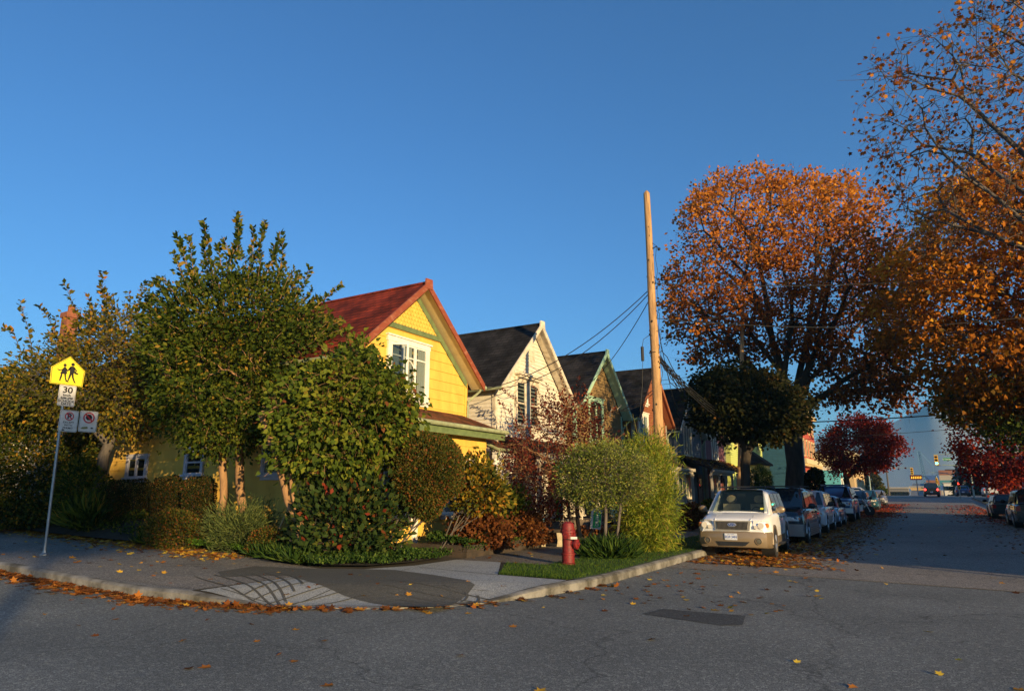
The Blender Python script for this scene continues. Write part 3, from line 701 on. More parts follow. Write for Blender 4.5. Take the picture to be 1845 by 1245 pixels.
# yellow corner house --------------------------------------------------
def yellow(root, hw, zg):
    zp = 7.69 - zg; sl = (7.69 - 5.0) / (hw + .3)
    # fish scale gable top
    zb = 6.36 - zg; fs = MB(); row = 0; z = zb + .1
    while z < zp - .45:
        half = (zp - .12 - z) / sl - .12; y = -half + (.07 if row % 2 else 0)
        while y < half - .1:
            c = (y + .07, z); k = [(c[0] - .068, z + .15), (c[0] - .068, z + .02)] + [(c[0] + .068 * sin(a), z + .02 - .068 * cos(a)) for a in (-.9, -.3, .3, .9)] + [(c[0] + .068, z + .02), (c[0] + .068, z + .15)]
            n = len(k); fs.add([(.045 - (.0 if i not in (0, n - 1) else .035), a, b) for i, (a, b) in enumerate(k)] + [(-.0, a, b) for a, b in k], [tuple(range(n))] + [(i, (i + 1) % n, n + (i + 1) % n, n + i) for i in range(n)])
            y += .14
        z += .125; row += 1
    fs.build('scalloped_shingles', YEL, root)
    t = MB(); hb = (zp - .12 - zb) / sl - .02; t.box(.0, .075, -hb, hb, zb - .1, zb + .05)
    for s in (-1, 1):
        L = [(s * hw, zp - .12 - sl * hw - .16), (0, zp - .32), (0, zp - .1), (s * hw, zp - .12 - sl * hw + .06)]
        t.prism(L if s < 0 else L[::-1], 'x', .0, .06)
    t.build('rake_trim', GRN, root)
    # gable window: three lights with an open casement
    wc = -.22; M = FX(.0, wc, 5.07 - zg)
    f = window(root, M, 1.62, 1.58, WT, mull=2, cas=.13, arch=(-.27, .27), transom=.42)
    M2 = frame((.03, wc - .80, 5.05 - zg), (sin(.95), cos(.95), 0), (0, 0, 1), (cos(.95), -sin(.95), 0))
    c = MB(M2); c.box(0, .06, -.76, .76, -.02, .03); c.box(.46, .52, -.76, .76, -.02, .03); c.box(.06, .46, .70, .76, -.02, .03); c.box(.06, .46, -.76, -.70, -.02, .03)
    co = c.build('casement', WT, root); MB(M2).add([(.06, -.7, 0), (.46, -.7, 0), (.46, .7, 0), (.06, .7, 0)], [(0, 1, 2, 3)]).build('pane', M_GLASS, co)
    # lower storey bay and its shed roof
    y0, y1 = -3.0, 2.55; xb = .95
    b = MB(); b.box(-.01, xb - .02, y0, y1, -.2, 3.45 - zg)
    laps(b, (xb, 0, 0), (0, 1, 0), (1, 0, 0), lambda z: (y0, y1), .1, 3.42 - zg, .3); laps(b, (xb, y0, 0), (-1, 0, 0), (0, -1, 0), lambda z: (0, xb), .1, 3.42 - zg, .3)
    b.build('bay_wall', YEL, root, fix=False)
    r = MB(); e = 1.35; za, zb2 = 4.08 - zg, 3.52 - zg; ya, yb = y0 - .35, y1 + .55
    r.add([(.02, ya, za), (e, ya, zb2), (e, yb, zb2), (.02, yb - .55, za), (.02, ya, za - .09), (e, ya, zb2 - .09), (e, yb, zb2 - .09), (.02, yb - .0, zb2 - .09), (.02, yb, zb2)],
          [(0, 1, 2, 3), (3, 2, 8), (0, 4, 5, 1), (1, 5, 6, 2), (2, 6, 7, 8), (4, 7, 6, 5)])
    r.build('bay_roof', RSHED, root)
    g = MB(); g.tube([(e + .05, ya - .03, zb2 - .02), (e + .05, yb + .04, zb2 - .02)], .065, 8); g.build('bay_gutter', MATS['gutter'], root)
    g = MB(); g.box(e - .06, e - .02, ya + .02, yb - .02, zb2 - .27, zb2 - .09); g.box(xb + .002, e - .06, ya + .02, yb - .02, zb2 - .13, zb2 - .095); g.build('fascia', GRN, root)
    window(root, FX(xb, 1.0, 1.75 - zg), 1.3, 1.35, WT, mull=1, cas=.13)
    window(root, FX(xb, -1.6, 1.75 - zg), 1.2, 1.35, WT, mull=1, cas=.12)
    c = MB(); c.box(xb + .0, xb + .05, -.98, -.80, .0, 2.9); c.box(xb, xb + .035, -.8, -.75, .0, 2.9); c.build('corner_board', WT, root)
    # side entrance porch beyond the bay
    p = MB(); p.add([(-.1, 2.9, 3.55 - zg), (1.15, 2.9, 3.0 - zg), (1.15, 4.1, 3.0 - zg), (-.1, 4.1, 3.55 - zg), (-.1, 2.9, 3.46 - zg), (1.15, 2.9, 2.91 - zg), (1.15, 4.1, 2.91 - zg), (-.1, 4.1, 3.46 - zg)],
        [(0, 1, 2, 3), (4, 7, 6, 5), (0, 4, 5, 1), (1, 5, 6, 2), (2, 6, 7, 3), (0, 3, 7, 4)]); p.build('porch_roof', RSHED, root)
    g = MB(); g.tube([(-.1, 2.85, 3.56 - zg), (1.2, 2.85, 2.98 - zg), (1.2, 4.1, 2.98 - zg)], .05, 6); g.tube([(1.2, 3.0, 2.95 - zg), (1.14, 3.0, 2.78 - zg), (1.02, 3.02, 2.66 - zg), (1.02, 3.02, .2)], .045, 6); g.build('downspout', MATS['gutter'], root)
    for y in (3.05, 4.0):
        c = MB(); c.lathe([(.10, .3), (.10, .42), (.075, .5), (.065, 2.45 - zg), (.10, 2.52 - zg), (.12, 2.6 - zg), (.12, 2.7 - zg)], 10, (1.0, y, 0)); c.build('porch_column', WT, root)
    c = MB(); c.box(.93, 1.07, 2.95, 4.1, 2.703 - zg, 2.9 - zg); c.build('porch_beam', WT, root)
    ra = MB(); y = 3.15; ra.box(.97, 1.03, 3.05, 4.0, 1.3, 1.36); ra.box(.97, 1.03, 3.05, 4.0, .5, .55)
    while y < 3.95: ra.box(.985, 1.015, y - .02, y + .02, .55, 1.3); y += .11
    y = 3.2
    while y < 3.95: ra.box(.985, 1.015, y - .03, y + .03, 1.36, 2.5 - zg); y += .26
    ra.build('railing', WT, root)
    fl = MB(); fl.box(-.0, 1.1, 2.58, 4.1, -.2, .32); fl.build('porch_floor', MATS['porch_wood'], root)
    # side wall windows
    yw = -hw
    for px, pz, w, h in ((-21.3, 2.42, .95, .62), (-18.35, 2.52, .72, .70), (-14.9, 2.5, .7, .75)):
        window(root, FY(px + 12.5, yw - .0, pz - zg), w, h, mat('lilac_trim', (.50, .48, .55), (.42, .40, .46), 5, .7), mull=1 if w > .9 else 0, cas=.10, cap=False, curtain=False, sash=0 if w > .9 else 1)
YEL_H = house('yellow wooden corner house with red shingle roof and green trim', 15.08, 5.5, 13, 5.0, 7.69, YEL, WT, RRED, RED, BEIG, lap=.3, ov=.32, fo=.5, winfun=yellow)
# cream house ----------------------------------------------------------
def cream(root, hw, zg):
    for yy in (-.92, .06): window(root, FX(0, yy, 4.9 - zg), .62, 1.6, WT2, mull=0, cas=.13, cap=False, sash=1, curtain=False)
    h = MB(); h.box(.0, .28, -1.35, .45, 5.93 - zg, 6.0 - zg); h.box(.0, .2, -1.25, .35, 5.84 - zg, 5.93 - zg); h.build('window_hood', WT2, root)
    v = MB(); v.box(.0, .03, -.2, .2, 6.6 - zg, 7.1 - zg)
    for k in range(6): v.box(.02, .045, -.17, .17, 6.63 - zg + k * .075, 6.66 - zg + k * .075)
    v.build('vent', WT2, root)
    window(root, FX(0, -1.2, 1.75), 1.2, 1.3, WT2, mull=1)
house('cream clapboard house with black roof beside the yellow house', 22.3, 5.3, 12, 5.15, 8.0, CREAM, WT2, RBLK, WT2, WT2, ov=.28, fo=.45, winfun=cream, porch=(3.6, 2.95, 1.7, -2.5, 2.5, RSHB, WT2, 4))
def olive(root, hw, zg):
    window(root, FX(0, -.5, 4.85 - zg), 1.35, 1.75, MINT, mull=1, cas=.14, curtain=False)
    M = frame((.45, .85, 5.75 - zg), Vector((-.35, .94, 0)), Vector((-.25, -.1, .96)).normalized(), Vector((.9, .33, .26)).normalized()); d = MB(M); d.lathe([(.001, -.06), (.15, -.045), (.28, .0), (.285, .005)], 20); d.build('satellite_dish', mat('dish_grey', (.45, .44, .42), (.36, .35, .33), 5, .6), root, sharp=60)
    d = MB(M); d.tube([(0, -.28, 0), (0, -.12, .28)], .012, 5); d.tube([(0, 0, -.05), (0, -.25, -.3), (0, -.5, -.42)], .018, 5); d.build('dish_arm', MATS['dish_grey'], root)
    v = MB(); v.box(-4.6, -4.2, -.12, .12, 8.0 - zg, 8.38 - zg); v.build('roof_vent', RBRN, root)
    w2 = window(root, FX(0, -1.1, 1.75), 1.2, 1.3, MINT, mull=1)
    c = MB()
    for i in range(3): c.prism([(-.1 + .0 * i, 0), (.1, 0), (.1, .1), (-.1, .1)], 'x', 0, .02)
house('brown shingled house with mint green trim behind the red leaved tree', 28.75, 5.3, 12, 5.2, 8.05, OLIVE, MINT, RBLK, MINT, MINT, ov=.28, fo=.45, winfun=olive, porch=(3.6, 2.95, 1.6, -2.5, 2.5, RSHB, MINT, 4))
def rust(root, hw, zg):
    window(root, FX(0, -1.25, 4.95 - zg), 1.35, 1.5, WT, mull=1, cas=.13); window(root, FX(0, -.7, 6.7 - zg), .5, .6, WT, mull=0, cas=.08)
    window(root, FX(0, -1.1, 1.75), 1.2, 1.3, WT, mull=1)
house('rust orange house with white framed window just left of the bare pole', 35.7, 5.3, 12, 5.3, 8.35, RUST, GREYT, RBLK, RUST, RUST, ov=.28, fo=.45, winfun=rust, porch=(3.6, 2.95, 1.6, -2.5, 2.5, RSHB, GREYT, 4))
def blueg(root, hw, zg):
    window(root, FX(0, -.4, 4.85 - zg), 1.5, 1.85, WT2, mull=2, cas=.12)
    window(root, FX(0, -1.0, 1.75), 1.6, 1.3, WT2, mull=2); 
house('blue grey clapboard house with leaf covered porch roof behind the bare pole', 42.9, 5.5, 12, 5.2, 8.2, BLUG, GREYT, RBRN, WT2, GREYT, ov=.25, fo=.4, winfun=blueg, porch=(3.9, 3.0, 2.1, -2.7, 2.6, RSHB, GREYT, 4))
def plum(root, hw, zg):
    window(root, FX(0, -.2, 4.75 - zg), 1.5, 2.1, WT, mull=2, cas=.12)
    window(root, FX(0, -1.0, 1.75), 1.6, 1.3, WT2, mull=1)
house('plum coloured house with tall white window beside the dark round tree', 49.3, 5.3, 12, 5.2, 8.2, PURP, GREYT, RBRN, WT2, GREYT, ov=.25, fo=.4, winfun=plum, porch=(3.9, 3.0, 2.1, -2.6, 2.6, RSHB, GREYT, 4))
# leaves lying on the two porch roofs
P = []
for yc in (42.9, 49.3):
    for _ in range(420):
        x = npr.uniform(.1, 2.05); y = yc + npr.uniform(-2.7, 2.6); P.append((-12.5 + x, y, 3.9 - .9 * x / 2.1 + npr.uniform(.02, .05)))
for _ in range(240):
    y = 42.9 - npr.uniform(.4, 2.9); P.append((-12.3 - npr.uniform(0, 5), y, 8.2 - (8.2 - 5.2) / 3.0 * (42.9 - y) + .13))
P = np.array(P); D = npr.normal(0, 1, P.shape); D[:, 2] *= .1
kindof(leaf_mesh('roof_leaves', P, D, .14, LIT, None, 'maple', jit=.02, up=np.tile([.3, 0, 1.], (len(P), 1))), 'stuff')

# flat fronted buildings further along
def block(name, label, x0, x1, y0, y1, zt, wall, trim, wins, cornice=.25, face='x', z0=None, lap=.16, cat='building', roof=None, group=None):
    zb = H((x0 + x1) / 2, (y0 + y1) / 2) if z0 is None else z0; loc = ((x0 + x1) / 2, (y0 + y1) / 2, zb)
    root = thing(name, label, cat, loc, world=True, group=group)
    b = MB(); b.box(x0, x1 - .02, y0 + .02, y1, zb - .5, zt)
    if lap: laps(b, (x1, y0, 0), (0, 1, 0), (1, 0, 0), lambda z: (0, y1 - y0), zb, zt, lap, .025); laps(b, (x1, y0, 0), (-1, 0, 0), (0, -1, 0), lambda z: (0, x1 - x0), zb, zt, lap, .025)
    b.build('wall', wall, root, fix=False)
    c = MB(); c.box(x0 - .1, x1 + cornice, y0 - cornice, y1 + .1, zt, zt + .22); c.box(x0, x1 + cornice * .6, y0 - cornice * .6, y1, zt - .3, zt - .003)
    n = int((y1 - y0) / .8)
    for i in range(n): y = y0 + (i + .5) * (y1 - y0) / n; c.box(x1 + cornice * .6, x1 + cornice - .03, y - .08, y + .08, zt - .28, zt - .003)
    c.build('cornice', trim, root)
    if roof: r = MB(); r.box(x0, x1 + cornice - .05, y0 - cornice + .05, y1, zt + .222, zt + .4); r.build('roof', roof, root)
    for f, a, z, w, h, mu in wins:
        M = FX(x1, a, z) if f == 'x' else FY(a, y0, z)
        window(root, M, w, h, trim, mull=mu, cas=.14, sash=1, curtain=False)
    return root
lb = block('clapboard_building', 'lime yellow clapboard building behind the dark round tree', -24, -12.4, 53.5, 66, 8.6, LIME, mat('lemon_trim', (.62, .55, .20), (.55, .48, .18), 4, .7), [('x', 55.5, 6.2, .9, 1.7, 0), ('x', 58.3, 6.2, .9, 1.7, 0), ('x', 64, 6.2, .9, 1.7, 0), ('x', 56.5, 2.6, .9, 1.6, 0)])
LT = MATS['lemon_trim']
by = MB(); bp = [(-12.4, 59.2), (-11.2, 60.0), (-11.2, 62.6), (-12.4, 63.4)]; by.prism(bp, 'z', .1, 3.9); by.build('bay', LT, lb)
r = MB(); q = [(-12.41, 58.8), (-10.95, 59.8), (-10.95, 62.8), (-12.41, 63.8)]; r.add([(*p, 3.9) for p in q] + [(*p, 4.05) for p in q] + [(-12.41, 60.4, 5.2), (-12.41, 62.2, 5.2)], [(0, 1, 5, 4), (1, 2, 6, 5), (2, 3, 7, 6), (4, 5, 8), (5, 6, 9, 8), (6, 7, 9), (0, 3, 2, 1)]); r.build('bay_roof', RBLK, lb)
window(lb, FX(-11.2, 60.75, 2.5), .7, 1.5, LT, mull=0, cas=.1, sash=1); window(lb, FX(-11.2, 62.0, 2.5), .7, 1.5, LT, mull=0, cas=.1, sash=1)
t = Vector((1.2, .8, 0)).normalized(); window(lb, frame((-11.8, 59.6, 2.5), (t.x, t.y, 0), (0, 0, 1), (t.y, -t.x, 0)), .6, 1.5, LT, mull=0, cas=.09, sash=1)
block('teal_building', 'dark teal building partly behind the big maple trunk', -25, -10.9, 70, 82, 9.4, TEAL, mat('teal_trim', (.30, .33, .30), (.22, .25, .24), 4, .7), [('x', 72, 6.5, .9, 1.6, 0), ('x', 76, 6.5, .9, 1.6, 0), ('x', 80, 6.5, .9, 1.6, 0)])
rb_ = block('red_building', 'tall red building with ornate cream cornices behind the crimson maple', -26, -12.2, 88, 103, 11.6, REDB, mat('ornate_cream_trim', (.66, .52, .28), (.54, .42, .22), 4, .7), [('x', y, z, 1.0, 1.9, 0) for y in (89.6, 92, 94.6, 97.2, 99.6, 101.8) for z in (3.0, 7.2)] + [('x', y, 9.9, .9, 1.2, 0) for y in (90, 94, 98, 101.6)], cornice=.6)
c = MB(); c.box(-12.2, -11.4, 87.6, 103.3, 5.1, 5.7); c.box(-12.2, -11.6, 87.8, 103.2, 4.8, 5.1)
for i in range(16): y = 88.2 + i * .98; c.box(-11.6, -11.45, y - .12, y + .12, 4.8, 5.098)
c.build('shop_cornice', MATS['ornate_cream_trim'], rb_)
g = MB(); g.prism([(93.2, 11.8), (97.6, 11.8), (95.4, 13.2)], 'x', -12.5, -11.7); g.build('pediment', MATS['ornate_cream_trim'], rb_)
SF = mat('turquoise_front', (.10, .42, .50), (.08, .35, .42), 3, .7)
sf = block('corner_shop', 'low turquoise fronted corner shop under the crimson maple', -20, -9.5, 104.5, 111, 5.0, SF, WT, [('x', 106, 2.6, 1.6, 1.6, 0), ('x', 109, 2.6, 1.6, 1.6, 0)], lap=0)
TAN = mat('tan_stucco', (.56, .38, .17), (.48, .32, .14), 2, .9)
block('apartment_block', 'tan stucco apartment block far along the left pavement', -34, -12.5, 168, 200, 10.5, TAN, mat('tan_trim', (.6, .48, .30), None, 3, .8), [('x', y, z, 2, 1.6, 1) for y in (172, 178, 184, 190, 196) for z in (3.6, 7.0)] + [('y', -15, 7.0, 2, 1.6, 1), ('y', -20, 7, 2, 1.6, 1)], lap=0, z0=-1)
WST = mat('white_stucco', (.72, .66, .55), (.62, .56, .46), 2, .9)
def far_r(name, label, x0, x1, y0, y1, zt, m, tm, wins):
    zb = H(x0, y0); root = thing(name, label, 'building', (x0, (y0 + y1) / 2, zb), world=True)
    b = MB(); b.box(x0, x1, y0, y1, zb - 1, zt); b.build('wall', m, root); c = MB(); c.box(x0 - .3, x1, y0 - .3, y1, zt, zt + .4); c.build('cornice', tm, root)
    for k, (a, z, w_, h_) in enumerate(wins): window(root, FY(a, y0, z), w_, h_, tm, mull=0, curtain=False); window(root, frame((x0, y0 + 3 + k * 3.2, z), (0, -1, 0), (0, 0, 1), (-1, 0, 0)), w_, h_, tm, mull=0, curtain=False)
far_r('white_building', 'tall white stucco building far off on the right', 12.5, 24, 205, 235, 10.5, WST, WT, [(13.6, 7.5, .9, 1.8), (13.6, 3.6, .9, 1.8), (16.2, 7.5, .9, 1.8), (16.2, 3.6, .9, 1.8)])
far_r('brick_building', 'red brick building right of the white building', 12.2, 30, 160, 182, 9.0, mat('red_brick', (.34, .06, .03), (.26, .05, .03), 4, .9), GREYT, [(14, 6, 1.2, 1.5), (18, 6, 1.2, 1.5)])
far_r('grey_shop', 'low grey shop on the right before the main crossing', 10.5, 26, 84, 103, 5.4, mat('grey_stucco', (.20, .19, .18), (.15, .14, .13), 3, .9), GREYT, [(12.4, 3, 1.6, 1.6), (16, 3, 1.6, 1.6)])

# hipped house behind the left trees
nb = thing('hipped_house', 'dark hip roofed house with brick chimney at far left', 'house', (-34, 20, Z(-34, 20)), world=True)
b = MB(); b.box(-44, -27.5, 16, 27, .3, 5.4); laps(b, (-27.5, 16, 0), (-1, 0, 0), (0, -1, 0), lambda z: (0, 16.5), .4, 5.4, .2); b.build('wall', mat('pale_wall', (.22, .19, .15), (.17, .15, .12), 3, .85), nb, fix=False)
r = MB(); x0, x1, y0, y1 = -44.8, -26.8, 15.3, 27.7
r.add([(x0, y0, 5.3), (x1, y0, 5.3), (x1, y1, 5.3), (x0, y1, 5.3), (-40, 21.5, 9.6), (-31.5, 21.5, 9.6), (x0, y0, 5.15), (x1, y0, 5.15), (x1, y1, 5.15), (x0, y1, 5.15)], [(0, 1, 5, 4), (1, 2, 5), (2, 3, 4, 5), (3, 0, 4), (0, 6, 7, 1), (1, 7, 8, 2), (2, 8, 9, 3), (3, 9, 6, 0), (6, 9, 8, 7)]); r.build('roof', RBRN, nb)
P0 = (-33, 20); c = MB(); q = PP(128, 565, P0); c.box(q.x - .27, q.x + .27, q.y - .27, q.y + .27, 6.5, q.z - .1); c.box(q.x - .33, q.x + .33, q.y - .33, q.y + .33, q.z - .25, q.z); c.tube([(q.x, q.y, q.z), (q.x, q.y, q.z + .35)], .16, 8)
c.build('chimney', mat('chimney_brick', (.30, .10, .045), (.20, .065, .03), 8, .9), nb)
window(nb, FY(-30, 16, 3.4), 1.2, 1.2, WT2); window(nb, FY(-38, 16, 3.4), 1.2, 1.2, WT2)
# a garden shed-like rear wing under the shrubs' crest
# houses across the side street and across the street (outside the picture, they throw the evening shade)
def plain(label, X, Y, W, dep, ze, zp, wall, rz):
    def wf(root, hw, zg): window(root, FX(0, 0, 4.4), 1.4, 1.4, WT); window(root, FX(0, -1.2, 1.7), 1.2, 1.3, WT)
    return house(label, Y, W, dep, ze, zp, wall, WT, RBRN, winfun=wf, X=X, rz=rz, zloc=H(X, Y) + .15, porch=(3.4, 2.8, 1.6, -W / 2 + .2, W / 2 - .2, RSHB, WT, 4), group='houses across the street', lap=.3)
SHADE = [('tan house across the side street, set well back', 24, -27, 7, 11, 4.6, 6.9, CREAM, pi / 2),
         ('grey house across the side street beyond the tan house', 33.5, -27, 7, 11, 4.8, 7.4, BLUG, pi / 2),
         ('cream house across the street on the near corner', 14, 14.2, 7, 12, 5.0, 7.8, CREAM, pi),
         ('plum house across the street next to the corner', 14, 22.5, 7, 12, 5.0, 7.8, PURP, pi),
         ('blue house across the street opposite the rust house', 14, 31, 7, 12, 5.0, 7.8, BLUG, pi),
         ('rust house across the street opposite the plum house', 14, 40, 7, 12, 5.0, 7.8, RUST, pi)]
for a in SHADE: plain(*a)
# ------------------------------------------------------------ trees and plants
# raised planting bed round the corner house
BED = [(-30, 10.25), (-22, 10.25), (-18, 10.4), (-14.4, 10.8), (-12.2, 10.4), (-10.6, 10.2), (-9.75, 10.65), (-9.45, 11.6), (-9.45, 13.0), (-11.5, 13.2), (-11.5, 12.0), (-12.5, 12.2), (-30, 12.3)]
def BZ(x, y): return Z(x, y) + .06 + .5 * smooth(-13, -20, x) * smooth(10.3, 11.2, y)
sheet('garden_bed', BED, M_SOIL, lambda x, y: BZ(x, y), .4)
LG = leafmat('leaf_green', [(0, (.022, .05, .007)), (.5, (.065, .10, .011)), (.85, (.15, .16, .015)), (1, (.30, .17, .02))])
LYG = leafmat('leaf_yellowgreen', [(0, (.035, .055, .008)), (.35, (.085, .10, .012)), (.65, (.22, .17, .018)), (.85, (.40, .22, .02)), (1, (.42, .14, .02))])
LMX = leafmat('leaf_mixed', [(0, (.02, .04, .007)), (.6, (.06, .085, .011)), (.85, (.16, .14, .016)), (1, (.36, .19, .02))])
LLIL = leafmat('leaf_lilac', [(0, (.03, .06, .008)), (.5, (.11, .16, .016)), (.85, (.23, .24, .025)), (1, (.17, .055, .02))])
LRH = leafmat('leaf_rhodo', [(0, (.018, .045, .012)), (.6, (.05, .085, .018)), (.9, (.10, .11, .02)), (1, (.22, .035, .015))])
LTOP = leafmat('leaf_topiary', [(0, (.035, .06, .012)), (.5, (.085, .105, .016)), (.82, (.17, .11, .02)), (1, (.24, .07, .02))])
LHED = leafmat('leaf_hedge', [(0, (.022, .035, .009)), (.7, (.05, .06, .012)), (1, (.17, .06, .02))])
LVAR = leafmat('leaf_variegated', [(0, (.07, .11, .02)), (.5, (.18, .23, .035)), (.85, (.38, .39, .09)), (1, (.36, .20, .04))])
LBAM = leafmat('leaf_bamboo', [(0, (.08, .13, .014)), (.5, (.20, .28, .025)), (.85, (.38, .38, .04)), (1, (.48, .32, .07))])
LPUR = leafmat('leaf_purple', [(0, (.055, .013, .012)), (.5, (.12, .022, .018)), (.85, (.24, .045, .022)), (1, (.30, .09, .03))])
LBR = leafmat('leaf_rusty', [(0, (.10, .035, .015)), (.6, (.20, .065, .02)), (1, (.28, .12, .03))])
LIVY = leafmat('leaf_ivy', [(0, (.018, .05, .009)), (.7, (.05, .10, .016)), (1, (.12, .17, .03))])
LDK = leafmat('leaf_dark', [(0, (.016, .022, .007)), (.6, (.032, .036, .010)), (.9, (.06, .045, .012)), (1, (.14, .07, .018))])
LOR = leafmat('leaf_orange', [(0, (.14, .035, .008)), (.4, (.33, .095, .012)), (.7, (.56, .18, .02)), (1, (.68, .28, .03))], .45)
LOR2 = leafmat('leaf_golden', [(0, (.06, .065, .012)), (.25, (.26, .13, .012)), (.55, (.52, .165, .015)), (.85, (.68, .26, .02)), (1, (.75, .40, .03))], .45)
LRED = leafmat('leaf_crimson', [(0, (.08, .008, .006)), (.5, (.24, .018, .009)), (.85, (.42, .045, .014)), (1, (.52, .13, .03))], .4)
LFAR = leafmat('leaf_far', [(0, (.04, .055, .015)), (.6, (.10, .10, .025)), (1, (.24, .17, .04))])
LCON = leafmat('needle_dark', [(0, (.012, .022, .010)), (1, (.035, .05, .018))], .1)
LEUP = leafmat('leaf_euphorbia', [(0, (.05, .08, .025)), (.6, (.12, .16, .045)), (1, (.22, .24, .07))])

def edge_shoots(line, cen, P0, n, L, root, lm, bark, size=.12, per=30, up=.25):
    out = []
    for _ in range(n):
        k = npr.randint(len(line) - 1); t = npr.uniform(); p = np.array(line[k]) * (1 - t) + np.array(line[k + 1]) * t
        d = p - np.array(cen); d = d / np.hypot(*d); d[1] -= up; d = d / np.hypot(*d); l = npr.uniform(*L); q0 = p - d * 22; q2 = p + d * l + np.array([0, npr.uniform(0, .3) * l]); q1 = (q0 + q2) / 2 + np.array([0, -l * .12])
        out.append(([tuple(q0), tuple(q1), tuple(q2)], npr.uniform(-1.1, 1.1)))
    sprouts(out, P0, size, lm, root, bark, per, name='side_shoot', spread=.9, r=.008)
LEFT = (-21.2, 11.0)
t = tree('street_tree', 'yellowing tree with grey trunk and long leafy shoots behind the road signs', 'tree', LEFT,
     [(-40, 700), (30, 665), (75, 640), (125, 612), (160, 580), (200, 562), (250, 570), (300, 585), (345, 640), (345, 700), (300, 760), (240, 790), (150, 770), (90, 760), (40, 740), (-40, 720)], (196, 800), .16, 560, 36, .115, LYG, 1.7, 'oval', .28, BARKB, z0=BZ(*LEFT), hot=lambda P: np.clip((P[:, 0] + 24.2) / -2.0 * -.6 + .5, 0, 1) * 0 + .45)
sprouts([([(60, 640), (50, 590), (35, 540)], 0), ([(110, 620), (85, 570), (70, 550)], .5), ([(150, 610), (135, 555), (115, 508)], 0), ([(200, 580), (185, 530), (185, 488)], .3), ([(215, 570), (195, 540), (180, 520)], .3),
         ([(240, 590), (250, 540), (262, 502)], 0), ([(170, 600), (165, 560), (158, 530)], .6), ([(225, 570), (235, 545), (232, 525)], 0), ([(40, 640), (25, 600), (5, 590)], 0), ([(110, 630), (98, 600), (102, 570)], .4)], LEFT, .17, LYG, t, BARKB, 28, name='leafy_shoot')
bush('shrub', 'tall yellow green shrub filling the far left edge behind the signpost', (-22.5, 11.7), [(-60, 700), (20, 660), (90, 690), (150, 730), (180, 800), (175, 890), (130, 945), (60, 955), (-60, 955)], 26000, .11, LMX, 1.0, 'oval', .6, z0=.7, stems=5)
bush('shrub', 'dark leafy shrub between the left trunk and the tall yellow green shrub', (-20.6, 11.3), [(95, 860), (140, 820), (190, 850), (235, 900), (225, 945), (150, 955), (90, 935)], 5000, .09, LG, .7, 'oval', .6, z0=.6)
CEN = (-15.0, 11.25)
t = tree('bushy_tree', 'tall bushy green tree with twin bare trunks and upright leafy spires beside the yellow house', 'tree', CEN,
     [(268, 640), (272, 590), (300, 540), (345, 515), (385, 500), (430, 488), (480, 492), (515, 520), (545, 560), (575, 590), (600, 610), (600, 635), (560, 660), (520, 690), (500, 760), (450, 815), (380, 820), (320, 790), (280, 730)], (405, 840), .10, 800, 34, .12, LG, 1.6, 'oval', .23, BARKL, z0=BZ(*CEN), shell=.35, twig=False, droop=-.1,
     stems=[(400, 985, 402, 810, 0, .95), (437, 985, 432, 790, .1, 1.1), (495, 975, 455, 850, -.1, .6)])
sprouts([([(355, 545), (335, 470), (318, 420)], 0), ([(300, 560), (280, 530), (268, 540)], .2), ([(420, 520), (415, 470), (425, 440)], -.3), ([(470, 520), (490, 470), (495, 440)], -.3), ([(520, 540), (535, 505), (540, 495)], .2), ([(350, 500), (345, 460), (338, 425)], .6), ([(380, 480), (375, 440), (367, 398)], 0), ([(372, 480), (368, 440), (371, 410)], .3), ([(425, 470), (430, 420), (426, 382)], 0), ([(435, 470), (428, 430), (432, 395)], .3), ([(415, 470), (408, 440), (402, 432)], 0),
         ([(465, 470), (470, 430), (478, 398)], 0), ([(455, 470), (457, 430), (455, 410)], .2), ([(490, 480), (500, 450), (505, 418)], 0), ([(500, 500), (510, 460), (508, 430)], .4), ([(530, 540), (548, 510), (558, 482)], 0), ([(560, 560), (590, 535), (615, 514)], 0), ([(540, 570), (560, 545), (575, 535)], 0),
         ([(300, 540), (285, 512), (262, 512)], 0), ([(310, 520), (295, 500), (280, 505)], .3), ([(290, 570), (265, 545), (245, 555)], 0), ([(560, 600), (590, 580), (610, 590)], -.2), ([(560, 620), (585, 600), (600, 610)], -.2), ([(540, 560), (570, 570), (595, 570)], 0), ([(330, 500), (318, 470), (312, 455)], -.3), ([(400, 490), (395, 455), (392, 440)], .3)], CEN, .15, LG, t, BARKL, 56, name='leafy_shoot', spread=.8)
edge_shoots([(272, 640), (272, 590), (300, 540), (345, 515), (385, 500), (430, 488), (480, 492), (515, 520), (545, 560), (575, 590), (600, 615)], (430, 680), CEN, 70, (22, 52), t, LG, BARKL)
LIL = (-11.75, 10.75)
t = tree('lilac', 'big lilac with heart shaped leaves and leaning pale trunk in front of the yellow house', 'shrub', LIL,
     [(505, 700), (560, 660), (605, 650), (628, 605), (655, 625), (690, 655), (725, 672), (752, 720), (748, 770), (722, 800), (690, 830), (650, 860), (590, 870), (540, 860), (505, 820), (492, 760)], (500, 760), .075, 430, 34, .12, LLIL, 1.0, 'heart', .19, BARKL, z0=BZ(*LIL), shell=.35, droop=-.7,
     stems=[(548, 985, 470, 745, -.1, 1.0), (560, 985, 560, 760, .1, .8), (575, 985, 640, 800, .0, .7), (540, 975, 520, 830, -.2, .6)])
sprouts([([(620, 650), (625, 615), (632, 588)], 0), ([(650, 650), (652, 620), (650, 600)], 0), ([(735, 720), (750, 740), (742, 765)], 0), ([(640, 660), (634, 625), (640, 600)], .2)], LIL, .12, LLIL, t, BARKL, 30, name='leafy_shoot', kind='heart')
